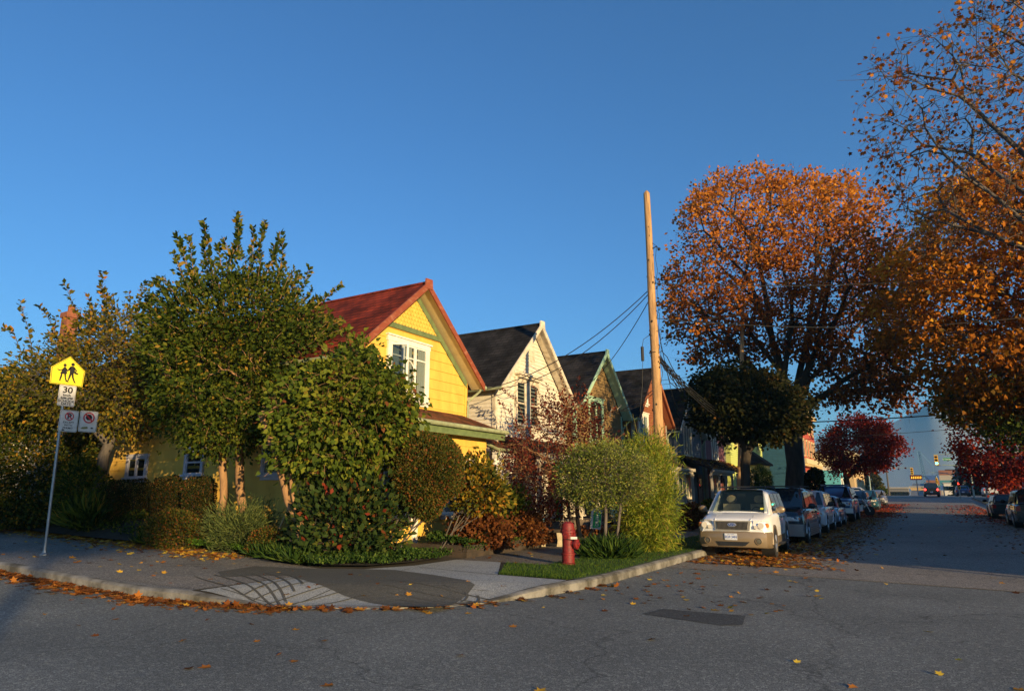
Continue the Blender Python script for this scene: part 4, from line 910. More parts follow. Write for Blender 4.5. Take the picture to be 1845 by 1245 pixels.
# seed heads on the lilac
sp = vol([(480, 700), (560, 640), (660, 640), (740, 700), (740, 780), (620, 830), (500, 800)], LIL, 90, .9, .9)
P = np.repeat(sp, 26, 0) + npr.normal(0, 1, (90 * 26, 3)) * np.array([.03, .03, .065]); leaf_mesh('seed_head', P, npr.normal(0, 1, P.shape), .035, leafmat('seed_brown', [(0, (.08, .025, .02)), (1, (.16, .05, .03))]), t, 'oval')
# leaning prop stake by the lilac
st = (-13.3, 10.9); mb = MB(); mb.tube([PP(497, 965, st), PP(519, 918, st)], .022, 6); alone(mb.build('stake', mat('stake_wood', (.5, .33, .15), (.4, .25, .1), 6, .8)), 'thin pale wooden stake leaning below the lilac trunk', 'stake', PP(497, 965, st))
bush('topiary', 'clipped round shrub on bare stems before the yellow bay wall', (-10.45, 12.0), [(706, 880), (700, 850), (706, 822), (718, 800), (745, 786), (765, 777), (785, 784), (806, 786), (826, 806), (836, 830), (834, 850), (838, 868), (826, 890), (806, 900), (792, 928), (768, 938), (742, 930), (722, 908)], 30000, .058, LTOP, .85, 'oval', .75, stems=6, bark=BARKB)
bush('rhododendron', 'broad leaved rhododendron with reddish buds under the lilac', (-11.4, 10.75), [(530, 960), (545, 900), (575, 868), (630, 855), (690, 868), (722, 905), (728, 955), (705, 1000), (640, 1012), (570, 1005), (540, 990)], 3600, .15, LRH, .8, 'oval', .6, clump=8, droop=.2, stems=5)
HD = (-18.2, 11.35)
for lab, P0, poly in (('clipped hedge block under the first side window, leaves fallen on its top', (-19.6, 11.3), [(190, 880), (205, 866), (262, 862), (276, 872), (278, 950), (195, 955)]),
                      ('clipped hedge block between the two side windows', (-18.1, 11.3), [(270, 880), (280, 862), (318, 856), (334, 868), (336, 950), (274, 952)]),
                      ('clipped hedge block with sunlit end beside the twin trunks', (-16.9, 11.25), [(326, 880), (340, 860), (378, 858), (390, 872), (388, 955), (330, 955)])):
    bush('hedge', lab, P0, poly, 11000, .045, LHED, .55, 'oval', .9, cat='hedge', z0=.35, group='clipped hedge blocks beside the yellow house', stems=3)
bush('shrub', 'low rounded shrub with red tips at the pavement edge', (-15.9, 10.75), [(256, 955), (268, 930), (305, 916), (345, 922), (374, 948), (376, 975), (350, 994), (290, 992), (262, 978)], 7000, .055, LTOP, .55, 'oval', .7, z0=.25)
bush('euphorbia', 'spiky grey green euphorbia at the foot of the twin trunks', (-14.3, 10.95), [(382, 945), (395, 925), (425, 935), (455, 925), (478, 920), (488, 945), (478, 972), (430, 985), (395, 978)], 5200, .16, LEUP, .45, 'blade', .4, clump=26, droop=.3, stems=5)
bush('shrub', 'small red leaved shrub by the leaning stake', (-13.2, 10.7), [(440, 985), (455, 955), (490, 948), (520, 965), (518, 1000), (470, 1010), (442, 1005)], 3000, .05, LTOP, .4, 'oval', .5)
bush('daylily_clump', 'arching strap leaves beside the left trunk', (-20.2, 10.6), [(110, 950), (130, 915), (170, 905), (205, 915), (215, 945), (160, 960)], 500, .55, LG, .4, 'blade', .2, z0=.5, droop=1.2, stems=0, cat='plant')
bush('shrub', 'leafy yellow green shrub right of the round clipped shrub', (-10.1, 13.5), [(822, 900), (826, 860), (845, 832), (862, 826), (885, 845), (900, 872), (915, 890), (912, 905), (890, 915), (850, 918), (826, 915)], 2600, .12, LYG, .6, 'oval', .4, clump=5, bark=BARKB)
# ground cover, ferns and ivy along the bed edge
def cover(name, label_unused, poly, n, size, m, hh, kind='oval', zf=BZ):
    x = npr.uniform(min(p[0] for p in poly), max(p[0] for p in poly), n); y = npr.uniform(min(p[1] for p in poly), max(p[1] for p in poly), n)
    g = inpoly(x, y, poly); x, y = x[g], y[g]; nz = np.sin(x * 3.1) * np.cos(y * 4.3) * .5 + .5
    P = np.array([(a, b, zf(a, b) + hh * (.25 + .75 * c) * npr.uniform(.1, 1) ** .6) for a, b, c in zip(x, y, nz)])
    D = npr.normal(0, 1, P.shape); D[:, 2] = np.abs(D[:, 2]) + .4
    kindof(leaf_mesh(name, P, D, size, m, None, kind, jit=.3), 'stuff')
cover('ground_cover', '', [(-15.6, 10.45), (-14.2, 10.62), (-12.9, 10.45), (-12.6, 11.2), (-15.6, 11.4)], 9000, .05, leafmat('leaf_bright', [(0, (.04, .10, .010)), (1, (.10, .20, .02))]), .22)
cover('ivy', '', [(-13, 10.45), (-12.2, 10.25), (-10.6, 10.0), (-9.6, 10.5), (-9.25, 11.6), (-9.3, 12.9), (-11.3, 12.9), (-13, 11.8)], 15000, .065, LIVY, .24)
cover('ivy', '', [(-17.5, 10.35), (-15.4, 10.5), (-15.4, 11.4), (-17.5, 11.4)], 2500, .07, LG, .18)
cover('tufted_grass', '', [(-13.2, 10.4), (-11.2, 10.0), (-11.2, 10.7), (-13.2, 10.9)], 2200, .32, LIVY, .05, 'blade')
cover('tufted_grass', '', [(-17.4, 10.15), (-16.4, 10.3), (-16.4, 10.8), (-17.4, 10.8)], 700, .32, LG, .05, 'blade')
cover('ground_cover', '', [(-30, 10.4), (-17, 10.5), (-17, 12.1), (-30, 12.1)], 9000, .08, LG, .3)
cover('ground_cover', '', [(-12.4, 18.5), (-9.5, 17.5), (-9.5, 60), (-12.4, 60)], 14000, .11, LBR, .35, 'oval', Z)
# timber planter
PLX = (-11.3, -9.36, 13.5, 17.2)
pl = thing('planter', 'long timber sleeper planter between footpath and yellow porch', 'planter', (-10.3, 15.3, Z(-10, 15)), world=True)
x0, x1, y0, y1 = PLX; zb = Z(-9.4, 15)
PW = mat('sleeper_wood', (.06, .042, .028), (.03, .022, .015), 4, .95, .6, 40)
for k in range(2):
    o_ = .012 * k; z0_ = zb - .02 + k * .145
    MB().box(x1 - .12 + o_, x1 + o_, y0, y1, z0_, z0_ + .14).build('sleeper', PW, pl); MB().box(x0, x1 - .123, y0 + o_, y0 + .12 + o_, z0_, z0_ + .14).build('sleeper', PW, pl)
MB().box(x0, x1 - .13, y0 + .13, y1, zb - .02, zb + .22).build('soil', M_SOIL, pl)
P0 = (-9.9, 14.6)
bush('shrub', 'rusty brown leaved shrub at the near end of the timber planter', (-10.0, 14.3), [(815, 965), (822, 935), (850, 925), (890, 930), (915, 950), (915, 985), (830, 985)], 3200, .11, LBR, .5, 'oval', .4, clump=6, z0=.35)
bush('shrub', 'rusty brown leaved shrub at the far end of the timber planter', (-9.9, 16.2), [(905, 960), (920, 925), (950, 918), (975, 935), (985, 970), (960, 985), (910, 985)], 3000, .11, LBR, .5, 'oval', .4, clump=6, z0=.35)
bush('shrub', 'dark broad leaved shrub behind the timber planter', (-10.4, 15.6), [(870, 920), (885, 890), (925, 885), (945, 900), (935, 925), (880, 935)], 1300, .13, LG, .4, 'oval', .4, clump=6, z0=.35)
cover('ivy', '', [(-10.6, 13.45), (-9.33, 13.45), (-9.33, 17.1), (-10.6, 17.1)], 9000, .07, LIVY, .26, zf=lambda x, y: Z(x, y) + (.28 if x < -9.45 else .12))
PUR = (-10.0, 19.4)
t = tree('purple_tree', 'small dark red leaved tree with arching shoots before the cream house', 'tree', PUR,
     [(925, 930), (908, 870), (910, 820), (930, 775), (965, 745), (1000, 720), (1040, 715), (1075, 745), (1110, 790), (1120, 850), (1060, 880), (1030, 930), (970, 945)], (1035, 900), .07, 420, 22, .095, LPUR, 1.7, 'oval', .22, BARKL, shell=.2, droop=-.2,
     stems=[(1045, 975, 1038, 900, 0, 1), (1028, 975, 1024, 905, .2, .8), (1060, 975, 1075, 900, .3, .7)])
sprouts([([(960, 790), (930, 720), (903, 700)], 0), ([(955, 800), (920, 745), (897, 720)], .4), ([(990, 750), (975, 715), (958, 690)], 0), ([(1010, 740), (1015, 700), (1008, 664)], 0), ([(1030, 740), (1040, 700), (1042, 678)], .2), ([(1055, 760), (1060, 715), (1052, 690)], 0),
         ([(985, 790), (960, 750), (965, 700)], -.2), ([(1080, 780), (1095, 745), (1110, 735)], 0), ([(1100, 800), (1125, 780), (1135, 790)], 0), ([(950, 830), (915, 800), (895, 795)], 0), ([(1000, 760), (990, 720), (985, 690)], .3)], PUR, .09, LPUR, t, BARKL, 30, name='leafy_shoot')
STD = (-6.7, 15.7)
t = tree('standard_shrub', 'mop headed variegated shrub on two thin trunks in the grass verge', 'shrub', STD,
     [(1006, 868), (1012, 830), (1040, 808), (1080, 798), (1125, 798), (1158, 815), (1178, 850), (1170, 885), (1135, 905), (1090, 915), (1045, 908), (1015, 895)], (1092, 905), .045, 330, 60, .05, LVAR, .95, 'oval', .13, BARKB, shell=.7, droop=.1, crownname='foliage',
     stems=[(1092, 1010, 1090, 905, 0, 1), (1108, 1000, 1119, 900, .2, .8)])
BAM = (-6.25, 17.9)
bush('bamboo', 'dense bright green bamboo clump at the foot of the bare pole', BAM, [(1130, 860), (1125, 810), (1150, 795), (1185, 795), (1200, 815), (1208, 860), (1210, 920), (1208, 985), (1190, 1000), (1150, 1000), (1128, 970), (1120, 910)], 21000, .165, LBAM, .85, 'blade', .6, stems=9, z0=None, droop=-.2, jit=.75, clump=7, stemr=.012, cat='bamboo', bark=mat('culm', (.22, .20, .05), (.16, .14, .04), 4, .5))
t = bpy.data.objects['bamboo']
sprouts([([(1140, 820), (1132, 790), (1128, 760)], 0), ([(1150, 820), (1148, 780), (1140, 745)], .2), ([(1120, 840), (1108, 805), (1095, 790)], 0), ([(1170, 820), (1175, 790), (1172, 765)], -.3), ([(1200, 840), (1215, 810), (1225, 800)], 0), ([(1215, 900), (1235, 880), (1238, 870)], 0), ([(1212, 860), (1230, 835), (1233, 845)], 0)], BAM, .14, LBAM, t, MATS['culm'], 14, name='leafy_culm', kind='blade')
bush('grass_clump', 'arching ornamental grass clump around the two thin trunks', (-6.6, 15.2), [(1050, 1000), (1075, 992), (1110, 990), (1140, 1000), (1130, 1015), (1070, 1018)], 1500, .42, LIVY, .3, 'blade', 0, stems=0, cat='plant', droop=.7, jit=.35)
# street trees
DK = (-6.4, 29.0)
tree('round_tree', 'dense dark round headed tree on a short trunk behind the white car', 'tree', DK,
     [(1252, 712), (1262, 680), (1290, 672), (1302, 662), (1345, 664), (1365, 672), (1398, 676), (1412, 692), (1440, 704), (1446, 735), (1440, 768), (1410, 778), (1385, 792), (1340, 786), (1318, 790), (1290, 770), (1262, 765), (1258, 740)], (1345, 815), .2, 210, 110, .15, LDK, 1.9, 'wide', .27, BARK, shell=.55, droop=-.5, split=.3)
MP = (-6.5, 43.0)
tree('maple', 'large orange maple with fanning bare limbs above the parked cars', 'tree', MP,
     [(1192, 560), (1188, 505), (1212, 440), (1236, 350), (1285, 312), (1345, 305), (1400, 298), (1470, 308), (1540, 312), (1590, 345), (1622, 420), (1628, 520), (1648, 600), (1658, 690), (1640, 735), (1560, 745), (1500, 735), (1470, 715), (1440, 640), (1380, 640), (1330, 655), (1240, 665), (1203, 620)], (1430, 745), .52, 1000, 32, .205, LOR, 6.0, 'wide', .33, BARK, shell=.4, droop=-.2, split=.62, curve=.05, fan=8, rmin=.013, expo=.5, hot=lambda P: np.clip((P[:, 2] - 8) / 11, 0, 1))
RM = (6.9, 35.0)
tree('maple', 'golden orange maple overhanging the right side of the street', 'tree', RM,
     [(1560, 540), (1585, 480), (1640, 430), (1665, 370), (1700, 320), (1745, 290), (1800, 262), (1850, 250), (1960, 220), (2060, 280), (2080, 600), (1960, 740), (1850, 730), (1790, 745), (1740, 765), (1700, 745), (1680, 700), (1640, 660), (1590, 630), (1562, 590)], (2010, 700), .36, 1100, 33, .20, LOR2, 5.0, 'wide', .32, BARKB, shell=.15, droop=-.4, split=.6, curve=.05, fan=6, rmin=.012, expo=.5, hot=lambda P: np.clip((P[:, 2] - 5) / 8, 0, 1))
NM = (7.2, 21.0)
tree('maple', 'thinly leaved maple reaching in from the upper right corner', 'tree', NM,
     [(1545, 200), (1565, 110), (1600, 70), (1650, 55), (1700, 40), (1730, -40), (1800, -120), (1980, -180), (2150, 0), (2100, 380), (1960, 520), (1860, 470), (1760, 440), (1680, 470), (1600, 440), (1545, 400), (1580, 310), (1540, 260)], (2230, 640), .24, 1000, 5, .14, LOR, 3.2, 'maple', .22, BARKB, shell=0, droop=-.6, split=.66, curve=.05, fan=7, rmin=.011, expo=.5)
tree('red_maple', 'crimson maple behind the parked cars on the left pavement', 'tree', (-6.2, 76),
     [(1478, 800), (1484, 775), (1508, 766), (1520, 750), (1552, 744), (1566, 754), (1590, 756), (1600, 774), (1618, 784), (1628, 812), (1612, 820), (1610, 836), (1585, 840), (1560, 852), (1530, 846), (1500, 852), (1490, 832), (1480, 824)], (1524, 862), .28, 170, 90, .2, LRED, 3.6, 'wide', .42, BARK, shell=.3, split=.5)
tree('red_maple', 'crimson maple at the right edge above the dark parked cars', 'tree', (6.6, 66),
     [(1722, 800), (1718, 765), (1740, 722), (1790, 702), (1845, 690), (1900, 700), (1930, 760), (1920, 840), (1870, 880), (1800, 893), (1765, 868), (1732, 840)], (1830, 880), .28, 190, 90, .2, LRED, 4.0, 'wide', .45, BARK, shell=.3, split=.5)
tree('green_tree', 'dark green maple between the golden and crimson trees on the right', 'tree', (7.2, 52),
     [(1700, 740), (1690, 705), (1720, 680), (1800, 660), (1900, 680), (1960, 740), (1940, 800), (1850, 800), (1790, 790), (1745, 755)], (1880, 830), .24, 260, 36, .2, LG, 3, 'wide', .45, BARK, shell=.4)
bush('shrub', 'dark evergreen shrub behind the second parked car', (-8.2, 44), [(1448, 880), (1450, 855), (1465, 842), (1482, 850), (1486, 885), (1470, 900), (1450, 898)], 3500, .14, LDK, 1.0, 'oval', .6)
bush('willow', 'feathery green shrub in front of the lime yellow building', (-9.5, 46), [(1350, 880), (1352, 850), (1368, 838), (1388, 850), (1392, 880), (1380, 895), (1355, 895)], 4500, .22, LIVY, 1.0, 'blade', .5, droop=-.6)
bush('shrub', 'rusty leafy shrub before the blue grey house, right of the bamboo', (-9.2, 27), [(1225, 935), (1228, 912), (1248, 905), (1268, 915), (1270, 950), (1228, 952)], 3500, .09, LBR, .8, 'oval', .5)
bush('shrub', 'dark shrub beside the pale porch, just left of the white car', (-9.2, 30), [(1262, 935), (1264, 905), (1280, 898), (1300, 910), (1302, 940), (1270, 945)], 3000, .09, LG, .7, 'oval', .5)
def conifer(label, P0, hgt, rad, m, n=2600, size=.5):
    root = thing('conifer', label, 'tree', (*P0, H(*P0)), world=True); z = H(*P0)
    mb = MB(); mb.tube([(P0[0], P0[1], z - .3), (P0[0], P0[1], z + hgt * .95)], [rad * .09, .03], 6); mb.build('trunk', BARK, root)
    t = npr.uniform(0, 1, n) ** .7; hh = hgt * (1 - t) * .92 + hgt * .06; lay = np.floor(hh / (hgt / 13)); a = npr.uniform(0, 2 * pi, n); rr = rad * t * npr.uniform(.2, 1, n) ** .5 * (.8 + .35 * np.sin(a * 5 + lay * 2.1))
    P = np.stack([P0[0] + rr * np.cos(a), P0[1] + rr * np.sin(a), z + hh - rr * .2], 1); D = np.stack([np.cos(a), np.sin(a), -.35 + 0 * a], 1)
    leaf_mesh('crown', P, D, size, m, root, 'oval', jit=.3)
conifer('yellow green conifer far off on the left of the crossing', (-11.5, 205), 12, 5, LFAR, 2600, .9)
conifer('tall dark conifer far off on the right of the crossing', (9.6, 190), 13.5, 4.4, LCON, 3000, .8)
conifer('small dark conifer right behind the tall conifer', (11.6, 200), 9, 3.4, LCON, 1600, .8)
bush('shrub', 'rounded green bush before the tan apartment block', (-11.2, 166), [(1578, 892), (1579, 882), (1587, 878), (1596, 882), (1597, 892)], 900, .5, LG, 1.5, 'oval', .5, z0=H(-11, 150))

edge_shoots([(30, 665), (75, 640), (125, 612), (160, 580), (200, 562), (250, 570), (300, 585)], (170, 720), LEFT, 40, (18, 45), bpy.data.objects['street_tree'], LYG, BARKB, .13, 22)

# unseen tree added behind the camera, crown shaped to shade hedge and side wall
x, y, z0, z1, r_ = 31.6, -18.95, 9.7, 12.6, 2.2
zg = H(x, y) + .15; root = thing('street_tree', 'slender unseen tree added far across the side street for its shade', 'tree', (x, y, zg), world=True); n_ = 330
a = npr.uniform(0, 2 * pi, n_); q = npr.uniform(0, 1, n_) ** .5; tips = np.stack([x + r_ * q * np.cos(a), y + r_ * q * np.sin(a), z0 + (z1 - z0) * npr.uniform(0, 1, n_)], 1)
mb = MB(); wood(mb, skeleton((x, y, zg - .1), (x, y, z0 * .96), tips, .11, split=.6, curve=.06, rmin=.012, expo=.5)); mb.build('trunk', BARK, root, sharp=80, fix=False)
P = np.repeat(tips, 40, 0) + npr.normal(0, .22, (n_ * 40, 3)); leaf_mesh('crown', P, npr.normal(0, 1, P.shape), .14, LG, root, 'wide')
# ------------------------------------------------------------ street furniture
POLEW = mat('pole_wood', (.54, .32, .14), (.20, .11, .05), 9, .9, .9, 60, aniso=(2.2, 2.2, .16), lo=.42, hi=.68, detail=9)
WIRE = flat('wire_black', (.012, .012, .012), .7)
STEEL = mat('galvanised_steel', (.34, .36, .38), (.24, .26, .28), 9, .45, metal=.7)
PB = (-6.2, 18.45)
pt_ = PP(1165, 349, PB); pb_ = Vector((PB[0], PB[1], Z(*PB)))
pole = thing('utility_pole', 'tall bare wooden utility pole without crossarms rising from the bamboo', 'utility pole', tuple(pb_), world=True)
mb = MB(); k = 14
pts = [pb_ - Vector((0, 0, .3)) + (pt_ - pb_ + Vector((0, 0, .3))) * i / k for i in range(k + 1)]
for i in range(1, k): pts[i] += Vector((rnd.uniform(-.008, .008), rnd.uniform(-.008, .008), 0))
rs = [.165 - .07 * i / k for i in range(k + 1)]; mb.tube(pts + [pt_ + Vector((0, 0, .09))], rs + [.03], 14)
mb.build('pole_shaft', POLEW, pole, sharp=60)
mb = MB()
for i in range(34):
    t = rnd.uniform(.15, .97); p = pb_ + (pt_ - pb_) * t; a = rnd.uniform(0, 2 * pi); r_ = .165 - .07 * t
    mb.ball((p.x + r_ * cos(a), p.y + r_ * sin(a), p.z), rnd.uniform(.012, .028), 6, (1, 1, 1.6))
mb.build('bolt', flat('knot_dark', (.03, .02, .012), .9), pole)
def att(py, side=0): 
    q = PP(1165 + (py - 349) * .0456, py, PB); return Vector((q.x + side * .12, q.y - .02, q.z))
def cable(a, b, sag, r=.012, n=16, mb=None):
    m = mb or MB(); a, b = Vector(a), Vector(b)
    m.tube([a + (b - a) * (i / n) + Vector((0, 0, -sag * 4 * (i / n) * (1 - i / n))) for i in range(n + 1)], r, 5); return m
# clamp, transformer-less hardware, loops and splice bundle on the pole
mb = MB()
q = att(636); mb.tube([q + Vector((.13 * cos(a) + .0, .13 * sin(a) + .02, 0)) for a in [i * pi / 6 for i in range(13)]], .012, 5)
for j in range(7):
    a = att(640 + j * 3, .6); pts = [a]
    for i in range(5): pts.append(a + Vector((.16 + .13 * i + rnd.uniform(-.05, .05), rnd.uniform(-.06, .1), -.22 * i + rnd.uniform(-.12, .12))))
    mb.tube(pts, .012, 4)
for j in range(4):
    a = att(440 + 60 * j, 1); mb.tube([a, a + Vector((.12, .0, -.12)), a + Vector((.06, .02, -.5)), a + Vector((.12, 0, -.9)), a + Vector((0.02, 0, -1.3))], .009, 4)
a = att(450, 1); mb.tube([a, a + Vector((.12, 0, .06)), a + Vector((.17, 0, -.03))], .016, 5); mb.ball(tuple(a + Vector((.19, 0, -.05))), .05, 8)
mb.build('cable_loops', WIRE, pole)
a = PP(1157, 625, PB); mb = MB(); mb.tube([a, a - Vector((0, 0, .42))], .045, 8); mb.tube([a + Vector((.0, 0, .0)), a + Vector((.05, 0, .22)), att(602, -.5)], .01, 4); mb.tube([a - Vector((0, 0, .42)), a - Vector((.05, 0, 1.2)), a - Vector((.14, 0, 1.9))], .008, 4); mb.build('splice_case', WIRE, pole)
mb = MB(); mb.tube([a + Vector((-.14, 0, -1.9)), a + Vector((-.10, -.02, -3.1))], .03, 6); 
def wire(label, a, b, sag, r=.012):
    o = cable(a, b, sag, r).build('overhead_wire', WIRE, fix=False); alone(o, label, 'overhead wire', tuple(Vector(a)), 'overhead service wires')
wire('thin wire from the bare pole down to the near corner of the cream house', att(520), (-12.1, 18.35, 5.0), .5, .014)
wire('thin wire from the bare pole to the gutter of the yellow house', att(526), (-12.2, 19.3, 5.15), .62, .014)
wire('steep wire from the bare pole to the olive brown house front', att(535), (-12.3, 26.5, 6.1), .35, .013)
wire('short low wire from the bare pole to the gutter of the cream house', att(700), (-12.2, 25.6, 4.9), .4, .012)
wire('low wire from the bare pole to the mint trimmed gable', att(704), (-12.2, 29.5, 5.6), .35, .012)
wire('wire from the bare pole to the blue grey house', att(575, 1), (-12.1, 41, 5.6), .9, .012)
BP = (-8.7, 38.5)
wire('long high wire crossing in front of the orange maple', att(512, 1), (8.2, 27, 8.9), .5, .012)
wire('long lower wire crossing in front of the orange maple', att(575, 1), (8.4, 31, 8.5), .7, .012)
o = MB(); a = att(640, 1); b = Vector((-7.6, 38, 5.4))
for j in range(4): cable(a + Vector((0, 0, -.05 * j)), b + Vector((0, 0, -.06 * j)), .5 + .05 * j, .017, 14, o)
o.tube([a + (b - a) * t + Vector((rnd.uniform(-.05, .05), 0, -.1 - .9 * t * (1 - t) * 2 + rnd.uniform(-.14, .08))) for t in [i / 40 for i in range(1, 16)]], .02, 4)
alone(o.build('cable_bundle', WIRE, fix=False), 'thick tangled cable bundle running from the bare pole down towards the dark round tree', 'cable', tuple(a))
wire('thick black cable strung low across the far end of the street', (-7.5, 40, 5.5), (9.5, 44, 6.3), .25, .035)
wire('thin grey wire just under the thick black cable', (-9, 60, 5.9), (10, 62, 6.8), .1, .02)
for k, z in enumerate((7.6, 7.35, 7.0)):
    wire(('upper', 'middle', 'lower')[k] + ' of three far parallel wires between the roofs', (-22, 34, z), (BP[0], BP[1] + 1, z + 1.0), .25, .013)
bp = thing('utility_pole', 'second thin wooden pole standing half hidden in the orange maple crown', 'utility pole', (*BP, Z(*BP)), world=True)
t = PP(1338, 556, BP); MB().tube([(*BP, Z(*BP) - .2), t], [.15, .11], 10).build('pole_shaft', POLEW, bp); mb = MB(); mb.box(BP[0] - .9, BP[0] + .9, BP[1] - .18, BP[1] - .08, t.z - .5, t.z - .38); mb.build('crossarm', POLEW, bp)

# road signs ------------------------------------------------------------
SP = G(80, 998, .33); SPZ = .32
sg = thing('school_zone_sign', 'steel post with yellow school pentagon, 30 km/h plate and two no parking plates', 'road sign', (SP[0], SP[1], SPZ), world=True)
top = PX(123, 650, SP[0]); base = Vector((SP[0], SP[1], SPZ - .1)); lean = top - base
MB().tube([base, top], .03, 10).build('post', STEEL, sg, sharp=50)
q = base + lean * .62; MB().tube([q - Vector((0, 0, .012)), q + Vector((0, 0, .012))], .05, 10).build('clamp', STEEL, sg)
MB().lathe([(.09, 0), (.09, .02), (.045, .05), (.04, .1)], 10, (SP[0], SP[1], SPZ - .01)).build('base_collar', STEEL, sg)
# lean axis in the sign plane (facing +x): up vector follows the post
XS = SP[0] + .045
def SM(px, py): c = PX(px, py, XS); return frame((XS, c.y, c.z), (0, 1, 0), (0, 0, 1), (1, 0, 0))
SY = mat('sign_yellow', (.78, .66, .03), (.72, .60, .025), 8, .45, lo=.4, hi=.8); SK = flat('sign_black', (.012, .011, .01), .6); SWH = mat('sign_white', (.70, .68, .64), (.60, .57, .52), 8, .5); SR = flat('sign_red', (.55, .02, .03), .5)
BACK = STEEL
tl = radians(0)
def plate(name, M, poly, m, t=.004, parent=None): return MB(M).prism(poly, 'z', -t, t).build(name, m, parent or sg)
def rrect(w, h, r=.03, n=4):
    out = []
    for cx, cy, a0 in ((w / 2 - r, h / 2 - r, 0), (-w / 2 + r, h / 2 - r, 90), (-w / 2 + r, -h / 2 + r, 180), (w / 2 - r, -h / 2 + r, 270)):
        out += [(cx + r * cos(R(a0 + 90 * i / n)), cy + r * sin(R(a0 + 90 * i / n))) for i in range(n + 1)]
    return out
def border(M, poly, w, m, parent, z=.006):
    c = (sum(p[0] for p in poly) / len(poly), sum(p[1] for p in poly) / len(poly)); k = len(poly)
    inn = [(c[0] + (p[0] - c[0]) * (1 - w), c[1] + (p[1] - c[1]) * (1 - w)) for p in poly]; i2 = [(c[0] + (p[0] - c[0]) * (1 - w * 1.9), c[1] + (p[1] - c[1]) * (1 - w * 1.9)) for p in poly]
    return MB(M).add([(*p, z) for p in inn] + [(*p, z) for p in i2], [(i, (i + 1) % k, k + (i + 1) % k, k + i) for i in range(k)]).build('border', m, parent, fix=False)
# pentagon
c0 = PX(93, 692, XS); c1 = PX(152, 694, XS); wS = (PX(154, 672, XS).y - PX(92, 672, XS).y); hS = PX(125, 640, XS).z - PX(122, 692, XS).z
M = SM(123, 668); hw = wS / 2; hh = hS / 2
pent = [(-hw * .96, -hh), (hw * .96, -hh), (hw, hh * .12), (0, hh), (-hw, hh * .12)]
p_ = plate('school_plate', M, pent, SY); border(M, pent, .035, SK, p_)
s = hS
fg = MB(M)
def blob(pts): fg.add([(x * s, y * s, .008) for x, y in pts], [tuple(range(len(pts)))])
def disc(x, y, r): blob([(x + r * cos(i * pi / 6), y + r * sin(i * pi / 6)) for i in range(12)])
# girl (left, skirt) and boy with satchel (right)
disc(-.13, .175, .052); blob([(-.15, .115), (-.09, .115), (-.06, .02), (-.03, -.10), (-.06, -.13), (-.25, -.13), (-.21, -.04), (-.18, .05)]); blob([(-.15, .11), (-.17, .05), (-.27, -.005), (-.345, .02), (-.35, -.01), (-.28, -.04), (-.17, 0)]); blob([(-.10, .10), (-.02, .02), (.05, .06), (.05, .03), (-.03, -.03), (-.08, .02)])
blob([(-.22, -.12), (-.17, -.12), (-.18, -.25), (-.21, -.36), (-.17, -.375), (-.24, -.38), (-.25, -.35)]); blob([(-.12, -.12), (-.06, -.12), (-.05, -.24), (-.0, -.35), (.03, -.385), (-.04, -.38), (-.08, -.27)])
disc(.12, .235, .06); blob([(.06, .165), (.16, .17), (.21, .10), (.20, -.03), (.17, -.10), (.05, -.10), (.05, .0), (.02, .08)]); blob([(.06, .165), (.03, .13), (-.02, .04), (.0, .02), (.07, .09)]); blob([(.17, .16), (.28, .04), (.22, -.04), (.20, -.02), (.23, .04), (.17, .10)])
blob([(.19, .0), (.33, -.05), (.32, -.10), (.20, -.08)]); blob([(.05, -.09), (.12, -.10), (.09, -.22), (.04, -.36), (.06, -.39), (-.03, -.39), (.01, -.35), (.03, -.22)]); blob([(.11, -.09), (.18, -.09), (.20, -.21), (.26, -.36), (.30, -.38), (.24, -.40), (.14, -.22)])
fg.build('school_children_symbol', SK, p_, fix=False)
# 30 plate
a = PX(107, 714, XS); b = PX(138, 714, XS); W_ = b.y - a.y; H_ = PX(122, 694, XS).z - PX(122, 732, XS).z
M = SM(120.5, 713); p_ = plate('speed_plate', M, rrect(W_, H_), SWH); border(M, rrect(W_ * .98, H_ * .98), .03, SK, p_)
for t_, sz_, y in (('30', .40, .26), ('km/h', .15, .02), ('8AM-5PM', .14, -.12), ('SCHOOL', .16, -.26), ('DAYS', .15, -.39)): text('lettering', t_, H_ * sz_, M @ Matrix.Translation((0, H_ * y, .006)), SK, p_, bold=.002 if sz_ < .2 else .004, sx=1.15 if t_ != '8AM-5PM' else .95)
def ban(M, r, y0, par):
    k = 24; fr = MB(M); v = [(r * cos(2 * pi * i / k), y0 + r * sin(2 * pi * i / k), .010) for i in range(k)] + [(r * .78 * cos(2 * pi * i / k), y0 + r * .78 * sin(2 * pi * i / k), .010) for i in range(k)]
    fr.add(v, [(i, (i + 1) % k, k + (i + 1) % k, k + i) for i in range(k)]); e = r * .62; t2 = r * .09
    fr.add([(-e - t2, y0 + e - t2, .0115), (-e + t2, y0 + e + t2, .0115), (e + t2, y0 - e + t2, .0115), (e - t2, y0 - e - t2, .0115)], [(0, 1, 2, 3)]); fr.build('prohibition_ring', SR, par, fix=False)
W_ = PX(141, 758, XS).y - PX(107, 758, XS).y; H_ = PX(124, 739, XS).z - PX(124, 778, XS).z
M = SM(123.5, 758.5); p_ = plate('permit_plate', M, rrect(W_, H_), SWH); border(M, rrect(W_ * .98, H_ * .98), .03, SK, p_)
text('lettering', 'P', H_ * .34, M @ Matrix.Translation((0, H_ * .21, .007)), SK, p_, bold=.006); ban(M, H_ * .2, H_ * .22, p_)
for i, t_ in enumerate(('EXCEPT', 'WITH', 'PERMIT')): text('lettering', t_, H_ * .125, M @ Matrix.Translation((0, H_ * (-.07 - .13 * i), .006)), SK, p_, bold=.0008, sx=1.1)
